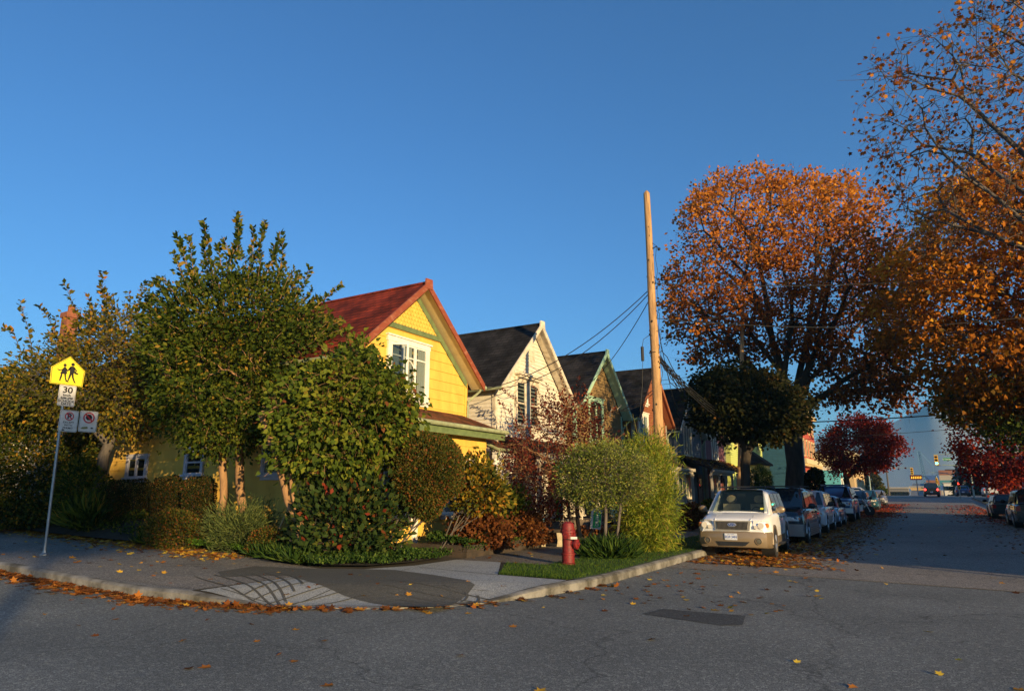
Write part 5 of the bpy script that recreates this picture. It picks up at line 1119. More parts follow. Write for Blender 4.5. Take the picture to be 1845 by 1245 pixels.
MB(M).add([(W_ * -.34, H_ * -.42, .007), (W_ * -.24, H_ * -.38, .007), (W_ * -.14, H_ * -.42, .007), (W_ * -.24, H_ * -.46, .007)], [(0, 1, 2, 3)]).build('arrow', SK, p_, fix=False)
W_ = PX(175, 759, XS).y - PX(142.5, 759, XS).y
M = SM(159, 759.5); p_ = plate('no_stopping_plate', M, rrect(W_, H_), SWH); border(M, rrect(W_ * .98, H_ * .98), .03, SK, p_)
k = 8; MB(M).add([(H_ * .15 * cos(R(22.5 + 45 * i)), H_ * .2 + H_ * .15 * sin(R(22.5 + 45 * i)), .0085) for i in range(8)], [tuple(range(8))]).build('stop_octagon', SK, p_, fix=False); ban(M, H_ * .26, H_ * .18, p_)
MB(M).add([(W_ * .14, H_ * -.30, .007), (W_ * .24, H_ * -.26, .007), (W_ * .34, H_ * -.30, .007), (W_ * .24, H_ * -.34, .007)], [(0, 1, 2, 3)]).build('arrow', SK, p_, fix=False)
MB(M).add([(W_ * -.40, H_ * -.36, .0075), (W_ * -.3, H_ * -.28, .0075), (W_ * -.02, H_ * -.24, .0075), (W_ * .02, H_ * -.33, .0075), (W_ * -.2, H_ * -.37, .0075)], [(0, 1, 2, 3, 4)]).build('sticker', mat('sticker_olive', (.3, .28, .08), (.1, .1, .04), 40, .7), p_, fix=False)

# hydrant ---------------------------------------------------------------
HX, HY = -6.62, 13.35; HR = mat('hydrant_red', (.22, .010, .008), (.10, .008, .007), 16, .6, .15, 40)
hy = thing('fire_hydrant', 'red fire hydrant on the grass verge near the corner', 'fire hydrant', (HX, HY, Z(HX, HY)), R(0))
mb = MB(); mb.lathe([(.155, -.05), (.155, .03), (.135, .05), (.135, .2), (.15, .205), (.15, .24), (.125, .245), (.125, .60), (.135, .61), (.135, .66)], 20); mb.build('barrel', HR, hy, sharp=40)
mb = MB(); mb.lathe([(.165, .66), (.165, .70), (.145, .705), (.14, .80), (.12, .855), (.07, .88), (.05, .885)], 20)
for i in range(10): a = 2 * pi * i / 10; mb.box(.145 * cos(a) - .012, .145 * cos(a) + .012, .145 * sin(a) - .012, .145 * sin(a) + .012, .645, .72)
for i in range(8): a = 2 * pi * i / 8; mb.tube([(.135 * cos(a), .135 * sin(a), .71), (.125 * cos(a), .125 * sin(a), .82), (.06 * cos(a), .06 * sin(a), .89)], .01, 4)
mb.build('bonnet', HR, hy, sharp=40)
mb = MB(); mb.lathe([(.028, .88), (.028, .94), (.0, .945)], 5); mb.build('operating_nut', flat('nut_dark', (.05, .04, .035), .6), hy)
# large outlet faces the street, small hose outlet faces the corner
mb = MB(); mb.lathe([(.085, .08), (.085, .17), (.105, .175), (.105, .225), (.085, .235), (.04, .24), (.03, .27)], 14, (0, 0, .43), 'x')
for i in range(8): a = 2 * pi * i / 8; mb.box(.18, .225, .1 * cos(a) - .01, .1 * cos(a) + .01, .43 + .1 * sin(a) - .01, .43 + .1 * sin(a) + .01)
mb.build('large_outlet', HR, hy, sharp=40)
for s in (-1, 1):
    mb = MB(); mb.lathe([(.055, s * .08), (.055, s * .15), (.068, s * .155), (.068, s * .2), (.02, s * .205), (.02, s * .235)], 12, (.03, 0, .6), 'y'); mb.build('hose_outlet', HR, hy, sharp=40)
mb = MB(frame((.17, -.06, .555), (.94, .34, 0), (0, 0, 1), (.34, -.94, 0))); mb.box(-.07, .07, -.025, .025, -.004, .004); mb.build('tag_plate', SWH, hy)
mb = MB(); mb.tube([(.0, -.2, .6), (.05, -.19, .54), (.13, -.1, .52), (.16, -.0, .5)], .007, 5); mb.build('chain', flat('chain_dark', (.06, .05, .05), .5, .6), hy)

# lawn sign, banner, bench ----------------------------------------------
LS = (-8.9, 18.2); c = PP(1074, 935, LS); q = thing('lawn_sign', 'small green and white campaign sign under the mop headed shrub', 'yard sign', (c.x, c.y, Z(*LS)), world=True)
u = Vector((.86, .5, 0)); n = Vector((.5, -.86, 0)); M = frame(c, (u.x * .99, u.y * .99, -.1), (.08, .05, .99), n)
h_ = PP(1074, 916, LS).z - PP(1074, 952, LS).z; w_ = h_ * .55
MB(M).prism(rrect(w_, h_, .01), 'z', -.004, .004).build('board', mat('sign_clean_white', (.75, .75, .74), None, 5, .5), q)
SG = flat('sign_green', (.02, .42, .12), .5); MB(M).prism([(-w_ * .28, -h_ * .47), (w_ * .46, -h_ * .36), (w_ * .46, h_ * .42), (-w_ * .1, h_ * .42), (-w_ * .28, h_ * .30)], 'z', .0042, .006).build('green_field', SG, q)
text('lettering', 'GREEN', w_ * .42, M @ Matrix.Translation((w_ * .12, 0, .0075)) @ Matrix.Rotation(pi / 2, 4, 'Z'), MATS['sign_clean_white'], q, bold=.003)
mb = MB(); 
for s_ in (-.3, .3): MB().tube([c + u * w_ * s_ - Vector((0, 0, h_ * .4)), Vector((c.x + u.x * w_ * s_, c.y + u.y * w_ * s_, Z(*LS) - .05))], .005, 5).build('wire_leg', STEEL, q)
BN = (-10.3, 20.2)
bn = thing('banner', 'tall rainbow coloured banner in green and blue hanging in the cream house porch', 'banner', (*BN, Z(*BN)), world=True)
m, ntb, bs = nodes('banner_cloth'); tc = ntb.nodes.new('ShaderNodeTexCoord'); sp_ = ntb.nodes.new('ShaderNodeSeparateXYZ'); mr = ntb.nodes.new('ShaderNodeMapRange'); mr.inputs['From Min'].default_value = -.28; mr.inputs['From Max'].default_value = .28
rp = ramp(ntb, [(0, (.05, .30, .02)), (.35, (.25, .45, .02)), (.6, (.01, .28, .22)), (.85, (.0, .32, .62)), (1, (.02, .2, .5))])
ntb.links.new(tc.outputs['Object'], sp_.inputs[0]); ntb.links.new(sp_.outputs[1], mr.inputs[0]); ntb.links.new(mr.outputs[0], rp.inputs[0]); ntb.links.new(rp.outputs[0], bs.inputs['Base Color']); bs.inputs['Roughness'].default_value = .8; MATS['banner_cloth'] = m
zt = PP(945, 832, BN).z; mb = MB(); vs = []; fs = []
for i in range(9):
    for j in range(9): vs.append((BN[0] + .05 * sin(i * 1.3), BN[1] - .28 + .56 * i / 8, zt - (zt - .75) * j / 8))
fs = [(i * 9 + j, i * 9 + j + 1, (i + 1) * 9 + j + 1, (i + 1) * 9 + j) for i in range(8) for j in range(8)]
mb.add(vs, fs).build('cloth', m, bn, sharp=60, fix=False); MB().tube([(BN[0], BN[1] - .32, zt + .01), (BN[0], BN[1] + .32, zt + .01)], .015, 6).build('rod', WT, bn)
MB().tube([(BN[0] - .02, BN[1], zt), (BN[0] - .6, BN[1], zt + .25)], .012, 5).build('bracket', WT, bn)
BE = (-8.9, 17.6); bz = Z(*BE); be = thing('bench', 'low dark wooden bench with a pale carved end beyond the planter', 'bench', (*BE, bz), world=True)
e0, e1 = PP(972, 944, BE), PP(1002, 944, BE); d = (e1 - e0).normalized(); zz = .5
for k in range(3): MB().tube([Vector((e0.x, e0.y, bz + .42)) + Vector((-d.y, d.x, 0)) * (k * .11), Vector((e1.x, e1.y, bz + .42)) + d * .25 + Vector((-d.y, d.x, 0)) * (k * .11)], .045, 6).build('seat_slat', PW, be)
for p in (e0 + d * .08, e1 + d * .1):
    mb = MB(frame((p.x - d.y * .11, p.y + d.x * .11, bz), d, (0, 0, 1), (-d.y, d.x, 0))); mb.prism([(-.09, 0), (.09, 0), (.06, .16), (.09, .38), (-.09, .38), (-.06, .16)], 'z', -.15, .15); mb.build('leg', mat('carved_stone', (.5, .42, .28), (.34, .28, .18), 9, .9, .4), be)
# statuette of coloured glass on the bench
s0 = PP(978, 940, BE); gz = bz + .46
mb = MB(); mb.lathe([(.07, gz), (.09, gz + .08), (.05, gz + .18), (.07, gz + .25), (.025, gz + .36), (.0, gz + .42)], 10, (s0.x, s0.y, 0)); alone(mb.build('ornament', mat('ornament_paint', (.45, .25, .28), (.05, .40, .48), 9, .3, lo=.45, hi=.55), sharp=50), 'small pink and turquoise ornament standing on the low bench', 'ornament', (s0.x, s0.y, gz))

# traffic signals, lamps, far poles --------------------------------------
TY = mat('signal_yellow', (.75, .42, .02), (.65, .36, .02), 5, .5)
def signal(parent, c, s=1.0, lit='green', n=(0, -1, 0)):
    M = frame(c, (1, 0, 0), (0, 0, 1), (0, -1, 0)); b = MB(M).prism(rrect(.42 * s, 1.25 * s, .05), 'z', -.12, .02).build('signal_head', TY, parent)
    for i, nm in enumerate(('red', 'amber', 'green')):
        y = (.38 - .38 * i) * s; on = nm == lit
        cc = {'red': (.9, .03, .02), 'amber': (.9, .4, .02), 'green': (.05, .75, .45)}[nm]
        m = flat('lens_' + nm + ('_lit' if on else ''), cc if on else tuple(x * .06 for x in cc), .4, emit=7 if on else 0)
        k = 14; MB(M).add([(.14 * s * cos(2 * pi * j / k), y + .14 * s * sin(2 * pi * j / k), .03) for j in range(k)], [tuple(range(k))]).build('lens', m, b, fix=False)
        v = MB(M); v.add([(.155 * s * cos(pi * j / 8), y + .155 * s * sin(pi * j / 8), .02) for j in range(9)] + [(.155 * s * cos(pi * j / 8), y + .155 * s * sin(pi * j / 8), .2) for j in range(9)], [(j, j + 1, 10 + j, 9 + j) for j in range(8)]); v.build('visor', SK, b, fix=False)
YS = 107; fwd = lambda x, y: -.515 * x + .857 * y
def at_y(px, py, y): r = ray(px, py); t = y / r[1]; return Vector((r[0] * t, y, CH + r[2] * t))
POST = mat('pale_green_post', (.30, .38, .32), (.22, .30, .26), 4, .5)
c = at_y(1687, 829, YS); a = at_y(1722, 819, YS)
ts = thing('traffic_signal', 'yellow traffic signal on a mast arm showing green over the street', 'traffic light', (7.2, YS, H(7.2, YS)), world=True)
MB().tube([(7.2, YS + .3, H(7, YS)), (7.2, YS + .3, c.z + 1.6)], [.14, .09], 10).build('post', POST, ts)
MB().tube([(7.2, YS + .3, c.z + .9), (c.x + 1, YS + .15, c.z + .78), (c.x - .3, YS + .15, c.z + .75)], [.08, .05, .04], 8).build('mast_arm', POST, ts)
signal(ts, c, 1.05, 'green')
s1 = at_y(1699, 828, YS); s2 = at_y(1716, 828, YS); w2 = s2.x - s1.x; M = frame(((s1.x + s2.x) / 2, YS, c.z + .1), (1, 0, 0), (0, 0, 1), (0, -1, 0))
b = MB(M).prism(rrect(w2, .36, .03), 'z', -.01, .01).build('street_name_plate', flat('plate_green', (.01, .22, .09), .5), ts); text('lettering', 'E Hastings', .27, M @ Matrix.Translation((0, 0, .012)), SWH, b, bold=.004)
c = at_y(1643, 849, 132); ts = thing('traffic_signal', 'smaller yellow signal on the far side of the crossing, left of the street axis', 'traffic light', (-7.5, 132, H(-7, 132)), world=True)
MB().tube([(-7.5, 132.2, H(-7, 132)), (-7.5, 132.2, c.z + 1.3)], .1, 8).build('post', POST, ts); MB().tube([(-7.5, 132.2, c.z + .8), (c.x, 132.15, c.z + .6)], .05, 6).build('mast_arm', POST, ts); signal(ts, c, .95, 'none')
for px, py, y, lab in ((1688, 866, 132, 'small yellow signal at the right of the far crossing'), (1727.5, 875, 104, 'orange pedestrian signal on a short post by the right pavement')):
    c = at_y(px, py, y); x = c.x + (.0); ts = thing('traffic_signal', lab, 'traffic light', (c.x, y, H(c.x, y)), world=True); MB().tube([(c.x, y + .2, H(c.x, y)), (c.x, y + .2, c.z + .8)], .07, 8).build('post', POST, ts); signal(ts, c, .75, 'red' if px > 1700 else 'none')
def lamp(label, px, py, y, arm, hgt=None):
    c = at_y(px, py, y); z0_ = H(c.x, y); r = thing('street_lamp', label, 'street lamp', (c.x, y, z0_), world=True)
    MB().tube([(c.x, y, z0_), (c.x, y, c.z - 1.0), (c.x + arm * .15, y, c.z - .4), (c.x + arm * .5, y, c.z), (c.x + arm, y, c.z + .1)], [.12, .1, .09, .07, .06], 8).build('pole_shaft', POST, r)
    mb = MB(); mb.ball((c.x + arm * 1.12, y, c.z + .06), .3, 8, (1, .5, .35)); mb.build('lamp_head', STEEL, r)
lamp('curved street lamp leaning over from the right pavement', 1747, 838, 112, -3.2)
lamp('distant street lamp beyond the crossing on the left side', 1672, 856, 190, -3)
lamp('distant street lamp beyond the crossing on the right side', 1684, 853, 230, 2.6)
lamp('street lamp standing before the far stacked containers', 1716, 851, 210, -5)
def upole(label, px, py, y, arm=1.2):
    c = at_y(px, py, y); r = thing('utility_pole', label, 'utility pole', (c.x, y, H(c.x, y)), world=True); MB().tube([(c.x, y, H(c.x, y)), c], [.2, .14], 8).build('pole_shaft', mat('far_pole', (.10, .085, .07), None, 3, .9), r); MB().box(c.x - arm, c.x + arm, y - .3, y - .17, c.z - .6, c.z - .4).build('crossarm', MATS['far_pole'], r)
upole('dark utility pole with crossarm standing right of the signals', 1723, 842, 180, 2.2); upole('pale pole with small box beside the white building', 1775, 848, 150, .5); upole('thin teal pole before the tan apartment block', 1597, 846, 160, .4)
# banner sign of a far shop: red board with yellow lettering
c = at_y(1650.5, 860, 172); rs_ = thing('shop_sign', 'far red roadside shop board with glowing yellow lettering', 'sign', (c.x, 172, H(c.x, 172)), world=True)
M = frame(c, (1, 0, 0), (0, 0, 1), (0, -1, 0)); MB(M).prism(rrect(2.3, 1.05, .1), 'z', -.15, 0).build('board', flat('board_red', (.6, .03, .03), .5), rs_)
mb = MB(M)
for k_ in range(6): xx = -.85 + k_ * .34; mb.prism([(xx - .12, -.22), (xx + .02, -.26), (xx + .13, -.1), (xx + .08, .24), (xx - .06, .2), (xx + .0, 0)], 'z', .0, .04)
mb.build('glowing_lettering', flat('letter_yellow', (.9, .5, .03), .5, emit=1.2), rs_)
MB().tube([(c.x, 172.1, H(c.x, 172)), (c.x, 172.1, c.z - .5)], .12, 8).build('post', STEEL, rs_)
# ------------------------------------------------------------ vehicles
TYRE = mat('tyre_rubber', (.018, .018, .019), (.012, .012, .013), 8, .85); RIM = mat('alloy_rim', (.42, .42, .43), (.30, .30, .31), 6, .35, metal=.8)
BLK = flat('black_plastic', (.014, .014, .015), .55); CHR = flat('chrome', (.78, .77, .74), .42, .7); LENS = flat('lamp_lens', (.60, .58, .52), .25, .1); AMB = flat('amber_lens', (.8, .22, .02), .15, coat=1); REDL = flat('red_lens', (.45, .012, .012), .2, coat=1)
GLS = glassmat('car_glass', (.012, .018, .02), 0, .03); GLC = glassmat('clear_glass', (.01, .02, .018), .62, .02)
PLATE = mat('plate_white', (.62, .66, .74), None, 4, .4); PBLUE = flat('plate_blue', (.03, .08, .32), .5); SEAT = mat('seat_beige', (.34, .27, .17), (.26, .20, .12), 5, .8)
def paint(name, c, m=.3, rough=.3): return mat(name, c, tuple(x * .9 for x in c), 1.5, rough, metal=m, coat=.8)
def loft(secs, close=True):
    mb = MB(); n = len(secs[0]); v = [p for s in secs for p in s]; k = len(secs)
    f = [(i * n + j, i * n + (j + 1) % n, (i + 1) * n + (j + 1) % n, (i + 1) * n + j) for i in range(k - 1) for j in range(n)]
    f += [tuple(range(n)), tuple(range((k - 1) * n, k * n))[::-1]]; mb.add(v, f); return mb
def sec(y, wl, ws, zl, zt, crown=.03, zm=None):
    zm = zm or zl + (zt - zl) * .55
    h = [(0, zl), (wl * .85, zl), (wl, zl + .06), (max(wl, ws) + .015, zm - .1), (max(wl, ws) + .015, zm), (ws, zt - .10), (ws - .05, zt - .025), (ws - .14, zt + crown * .3), (ws * .5, zt + crown * .85), (0, zt + crown)]
    return [(x, y, z) for x, z in h] + [(-x, y, z) for x, z in h[-2:0:-1]]
def gsec(y, wb, wt, zb, zt):
    h = [(0, zb - .1), (wb, zb - .1), (wb, zb), (wt + (wb - wt) * .12, zb + (zt - zb) * .82), (wt - .03, zt - .05), (wt - .12, zt - .012), (wt * .5, zt + .015), (0, zt + .02)]
    return [(x, y, z) for x, z in h] + [(-x, y, z) for x, z in h[-2:0:-1]]
def quadpane(mb, a, b, c, d, off=.006):
    a, b, c, d = map(Vector, (a, b, c, d)); n = (b - a).cross(d - a).normalized() * off; mb.add([a + n, b + n, c + n, d + n], [(0, 1, 2, 3)])
def car(label, X, Y, rz, body, lower=None, L=4.4, W=1.8, Hh=1.75, hood=1.05, belt=1.08, wsy=(1.0, 1.75), rear=(4.15, 4.4), wr=.34, wb=(.85, 3.45), gz=.22, kind='suv', cat='car', group='cars parked along the kerb', rack=False, sides=3, extra=None, clear=False, name='parked_car', nosew=.88, trimm=None, bumper=None):
    """front at local y=0 facing -y"""
    root = thing(name, label, cat, (X, Y, H(X, Y)), rz, group); hw = W / 2; lower = lower or body; bumper = bumper or lower
    b = loft([sec(.0, hw * nosew * .96, hw * nosew * .93, gz + .12, hood - .16), sec(.06, hw * nosew, hw * .90, gz + .04, hood - .07), sec(.22, hw * .97, hw * .94, gz, hood - .01), sec(wsy[0] * .6, hw, hw * .955, gz, hood + (belt - hood) * .5), sec(wsy[0] + .1, hw, hw * .97, gz, belt),
              sec(L * .5, hw, hw * .985, gz, belt + .01), sec(L - .5, hw, hw * .97, gz + .02, belt + .0), sec(L - .14, hw * .97, hw * .95, gz + .05, belt - .02), sec(L - .02, hw * .93, hw * .92, gz + .1, belt - .05)]).build('body', body, root, sharp=38)
    # greenhouse
    z0, z1 = belt - .01, Hh; wbt, wtp = hw * .93, hw * .76; r0, r1 = rear
    G_ = [gsec(wsy[0], wbt * .97, wbt * .95, z0, z0 + .02), gsec(wsy[1], wbt, wtp, z0, z1 - .02), gsec((wsy[1] + r0) / 2, wbt, wtp * 1.01, z0, z1), gsec(r0, wbt, wtp * .98, z0, z1 - .02), gsec(r1, wbt * .97, wtp * 1.05, z0, z0 + .03)]
    g = loft(G_)
    if clear:   # leave the windscreen open between the pillars
        n = len(G_[0]); keep = []
        for f in g.f:
            ix = [i for i in f]
            if all(i < 2 * n for i in ix) and all(g.v[i][2] >= z0 - .001 for i in ix) and len(f) == 4 and not (min(abs(g.v[i][0]) for i in ix) > wtp - .125 and all(abs(g.v[i][0]) > .1 for i in ix) and max(i % n for i in ix) - min(i % n for i in ix) == 1 and {i % n for i in ix} <= {2, 3, n - 2, n - 3}): continue
            keep.append(f)
        g.f = keep
    g.build('cabin', body, root, sharp=38, fix=not clear)
    # windscreen and rear window
    m = MB(); e = .07
    quadpane(m, (-(wbt - e), wsy[0] + .03, z0 + .045), (wbt - e, wsy[0] + .03, z0 + .045), (wtp - .10, wsy[1] - .03, z1 - .06), (-(wtp - .10), wsy[1] - .03, z1 - .06), .012 if not clear else .004)
    m.build('windscreen', GLC if clear else GLS, root, fix=False)
    if clear:
        ins = MB(); ins.box(-(wtp), wtp, wsy[1] + .9, wsy[1] + .93, z0 - .3, z1 - .1); ins.box(-wbt, wbt, wsy[0] + .1, wsy[1] + .9, z0 - .12, z0 - .09); ins.build('interior', BLK, root)
        for x in (-.38, .38):
            s = MB(); s.prism([(wsy[1] + .38, z0 - .35), (wsy[1] + .52, z0 - .35), (wsy[1] + .56, z0 + .22), (wsy[1] + .44, z0 + .22)], 'x', x - .24, x + .24); so_ = s.build('seat', SEAT, root, sharp=40); h = MB(); h.ball((x, wsy[1] + .48, z0 + .35), .15, 12, (.95, .45, .8)); h.build('headrest', SEAT, so_, sharp=60)
        d_ = MB(); d_.tube([(.38 + .17 * cos(a), wsy[1] + .05 - .08 * sin(a), z0 - .02 + .16 * sin(a)) for a in [i * pi / 8 for i in range(17)]], .015, 5); d_.build('steering_wheel', BLK, root)
        mm = MB(); mm.box(-.11, .11, wsy[1] - .12, wsy[1] - .09, z1 - .2, z1 - .13); mm.build('rear_view_mirror', BLK, root)
    m = MB(); quadpane(m, (wbt - .12, r1 - .02, z0 + .09), (-(wbt - .12), r1 - .02, z0 + .09), (-(wtp - .1), r0 + .05, z1 - .09), (wtp - .1, r0 + .05, z1 - .09), .016); m.build('rear_window', GLS, root, fix=False)
    # side glass
    def sp(y, t, s):   # point on the cabin side: t=0 belt, 1 top
        f = 0 if y >= wsy[1] else 0
        xb = wbt; xt = wtp + (wbt - wtp) * .12; return (s * (xb + (xt - xb) * t / .82 * 1.0), y, z0 + (z1 - z0) * t)
    ys = [wsy[1] - .0 + (r0 - wsy[1]) * i / sides for i in range(sides + 1)]
    for s in (-1, 1):
        for i in range(sides):
            ya, yb = ys[i] + .05, ys[i + 1] - .05; m = MB(); lo_a = ya - (.42 * (wsy[1] - wsy[0]) if i == 0 else 0); lo_b = yb + (.25 * (r1 - r0) if i == sides - 1 else 0)
            p = [sp(lo_a, .07, s), sp(lo_b, .07, s), sp(yb, .80, s), sp(ya, .80, s)]
            if s < 0: p = [p[1], p[0], p[3], p[2]]
            quadpane(m, *p, .014); m.build('side_window', GLS, root, fix=False)
            if i > 0: MB().box(s * (hw + .012) - .004, s * (hw + .012) + .004, ys[i] - .004, ys[i] + .004, gz + .16, belt - .12).build('door_seam', BLK, root)
        for i in range(min(sides, 2)): MB().box(s * (hw * .985) - .02, s * (hw * .985) + .04, ys[i + 1] - .28, ys[i + 1] - .12, belt - .17, belt - .135).build('door_handle', trimm or BLK, root)
        mi = MB(); mi.ball((s * (hw + .13), wsy[1] - .38, belt + .08), .12, 10, (1.05, .6, .8)); mi.tube([(s * (hw - .06), wsy[1] - .34, belt + .0), (s * (hw + .06), wsy[1] - .36, belt + .04)], .03, 6); mi.build('wing_mirror', trimm or BLK, root, sharp=60)
        for yw in wb:
            a = MB(); k = 20; ri, ro = wr + .035, wr + .11
            vs = []
            for i in range(k + 1):
                t = pi * i / k - .0; 
                for rr, xx in ((ri, hw - .1), (ri, hw + .022), (ro, hw + .03), (ro + .02, hw - .02)): vs.append((s * xx, yw + rr * cos(t), max(gz - .02, wr + rr * sin(t))))
            a.add(vs, [(i * 4 + j, i * 4 + j + 1, (i + 1) * 4 + j + 1, (i + 1) * 4 + j) for i in range(k) for j in range(3)]); a.build('wheel_arch', lower, root, sharp=50, fix=False)
            a = MB(); a.lathe([(wr + .04, hw - .3), (wr + .04, hw + .019)], 24, (0, yw, wr), 'x') if s > 0 else a.lathe([(wr + .04, -hw + .3), (wr + .04, -hw - .019)], 24, (0, yw, wr), 'x'); a.build('wheel_well', BLK, root)
            t = MB(); x0 = s * (hw + .03); w_ = .2 * -s
            t.lathe([(wr * .62, x0 + w_), (wr * .9, x0 + w_), (wr, x0 + w_ * .85), (wr, x0 + w_ * .2), (wr * .93, x0 + w_ * .02), (wr * .66, x0), (wr * .62, x0 + w_ * .1)], 26, (0, yw, wr), 'x'); wo = t.build('wheel', TYRE, root, sharp=40)
            r = MB(); r.lathe([(wr * .66, x0 + w_ * .05), (wr * .58, x0 + w_ * .12), (wr * .5, x0 + w_ * .35), (0.001, x0 + w_ * .35)], 22, (0, yw, wr), 'x')
            for i in range(5): a_ = 2 * pi * i / 5; r.tube([(x0 + w_ * .12, yw, wr), (x0 + w_ * .1, yw + wr * .6 * cos(a_), wr + wr * .6 * sin(a_))], [.05, .03], 4)
            r.build('rim', RIM, wo, sharp=40)
    if extra: extra(root, hw, L, hood, belt, Hh, gz)
    if rack:
        for s in (-1, 1): MB().tube([(s * (wtp - .06), wsy[1] + .1, z1 - .01), (s * (wtp - .06), wsy[1] + .22, z1 + .06), (s * (wtp - .06), r0 - .25, z1 + .06), (s * (wtp - .06), r0 - .1, z1 - .01)], .018, 6).build('roof_rail', BLK, root)
        for y in (wsy[1] + .35, r0 - .5): MB().box(-(wtp - .04), wtp - .04, y - .03, y + .03, z1 + .055, z1 + .085).build('crossbar', BLK, root)
    return root
def front(lens=(.34, .16), gr=(.42, .16), zl=None, low=.0, style=0, pl=True, grm=None, fog=True, bump=None):
    def f(root, hw, L, hood, belt, Hh, gz):
        z = zl or hood - .22
        for s in (-1, 1):
            x0, x1 = s * hw * .46, s * hw * .93; h = MB(); w = lens[1] / 2
            h.add([(x0, -.025, z - w), (s * hw * .86, -.005, z - w), (x1 * .985, .13, z - w * .8), (x1 * .975, .2, z + w), (s * hw * .86, .02, z + w), (x0, -.01, z + w * .8),
                   (x0, .12, z - w), (x0, .12, z + w * .8)], [(0, 1, 4, 5), (1, 2, 3, 4), (0, 5, 7, 6)]); ho = h.build('headlight', LENS, root, fix=False)
            MB().ball((s * hw * .66, -.018, z), w * .62, 10, (1, .35, 1)).build('reflector', CHR, ho); MB().ball((s * hw * .86, .02, z), w * .5, 8, (1.1, .5, .9)).build('indicator', AMB, ho)
            if fog: MB().lathe([(.075, -.035), (.06, -.01), (.001, -.015)], 14, (s * hw * .72, .0, gz + .27), 'y').build('fog_lamp', LENS, root)
        g = MB(); a, b = gr; g.box(-a, a, -.03, .05, z - b / 2, z + b / 2); go = g.build('grille', BLK, root)
        m = MB()
        if style == 0:
            for i in range(23): x = -a + .02 + (2 * a - .04) * i / 22; m.box(x - .006, x + .006, -.042, -.03, z - b / 2, z + b / 2)
        else:
            for i in range(4): zz = z - b / 2 + b * (i + .5) / 4; m.box(-a, a, -.042, -.03, zz - .008, zz + .008)
        m.build('grille_bars', grm or BLK, go)
        g = MB(); g.box(-hw * .45, hw * .45, -.03, .1, gz + .06, gz + .17); g.build('lower_intake', BLK, root)
        if pl:
            M = frame((0, -.06, gz + .32), (1, 0, 0), (0, 0, 1), (0, -1, 0)); MB(M).prism(rrect(.32, .16, .015), 'z', -.01, 0).build('number_plate', PLATE, root)
    return f
def rearlights(root, hw, L, hood, belt, Hh, gz):
    for s in (-1, 1): MB().box(s * hw * .86 - .09, s * hw * .86 + .09, L - .1, L + .0, belt - .32, belt - .1).build('tail_light', REDL, root)
    M = frame((0, L + .02, .62), (-1, 0, 0), (0, 0, 1), (0, 1, 0)); MB(M).prism(rrect(.32, .16, .015), 'z', -.01, 0).build('number_plate', PLATE, root)
    MB().box(-hw * .9, hw * .9, L - .08, L + .05, gz + .06, gz + .26).build('bumper', BLK, root)

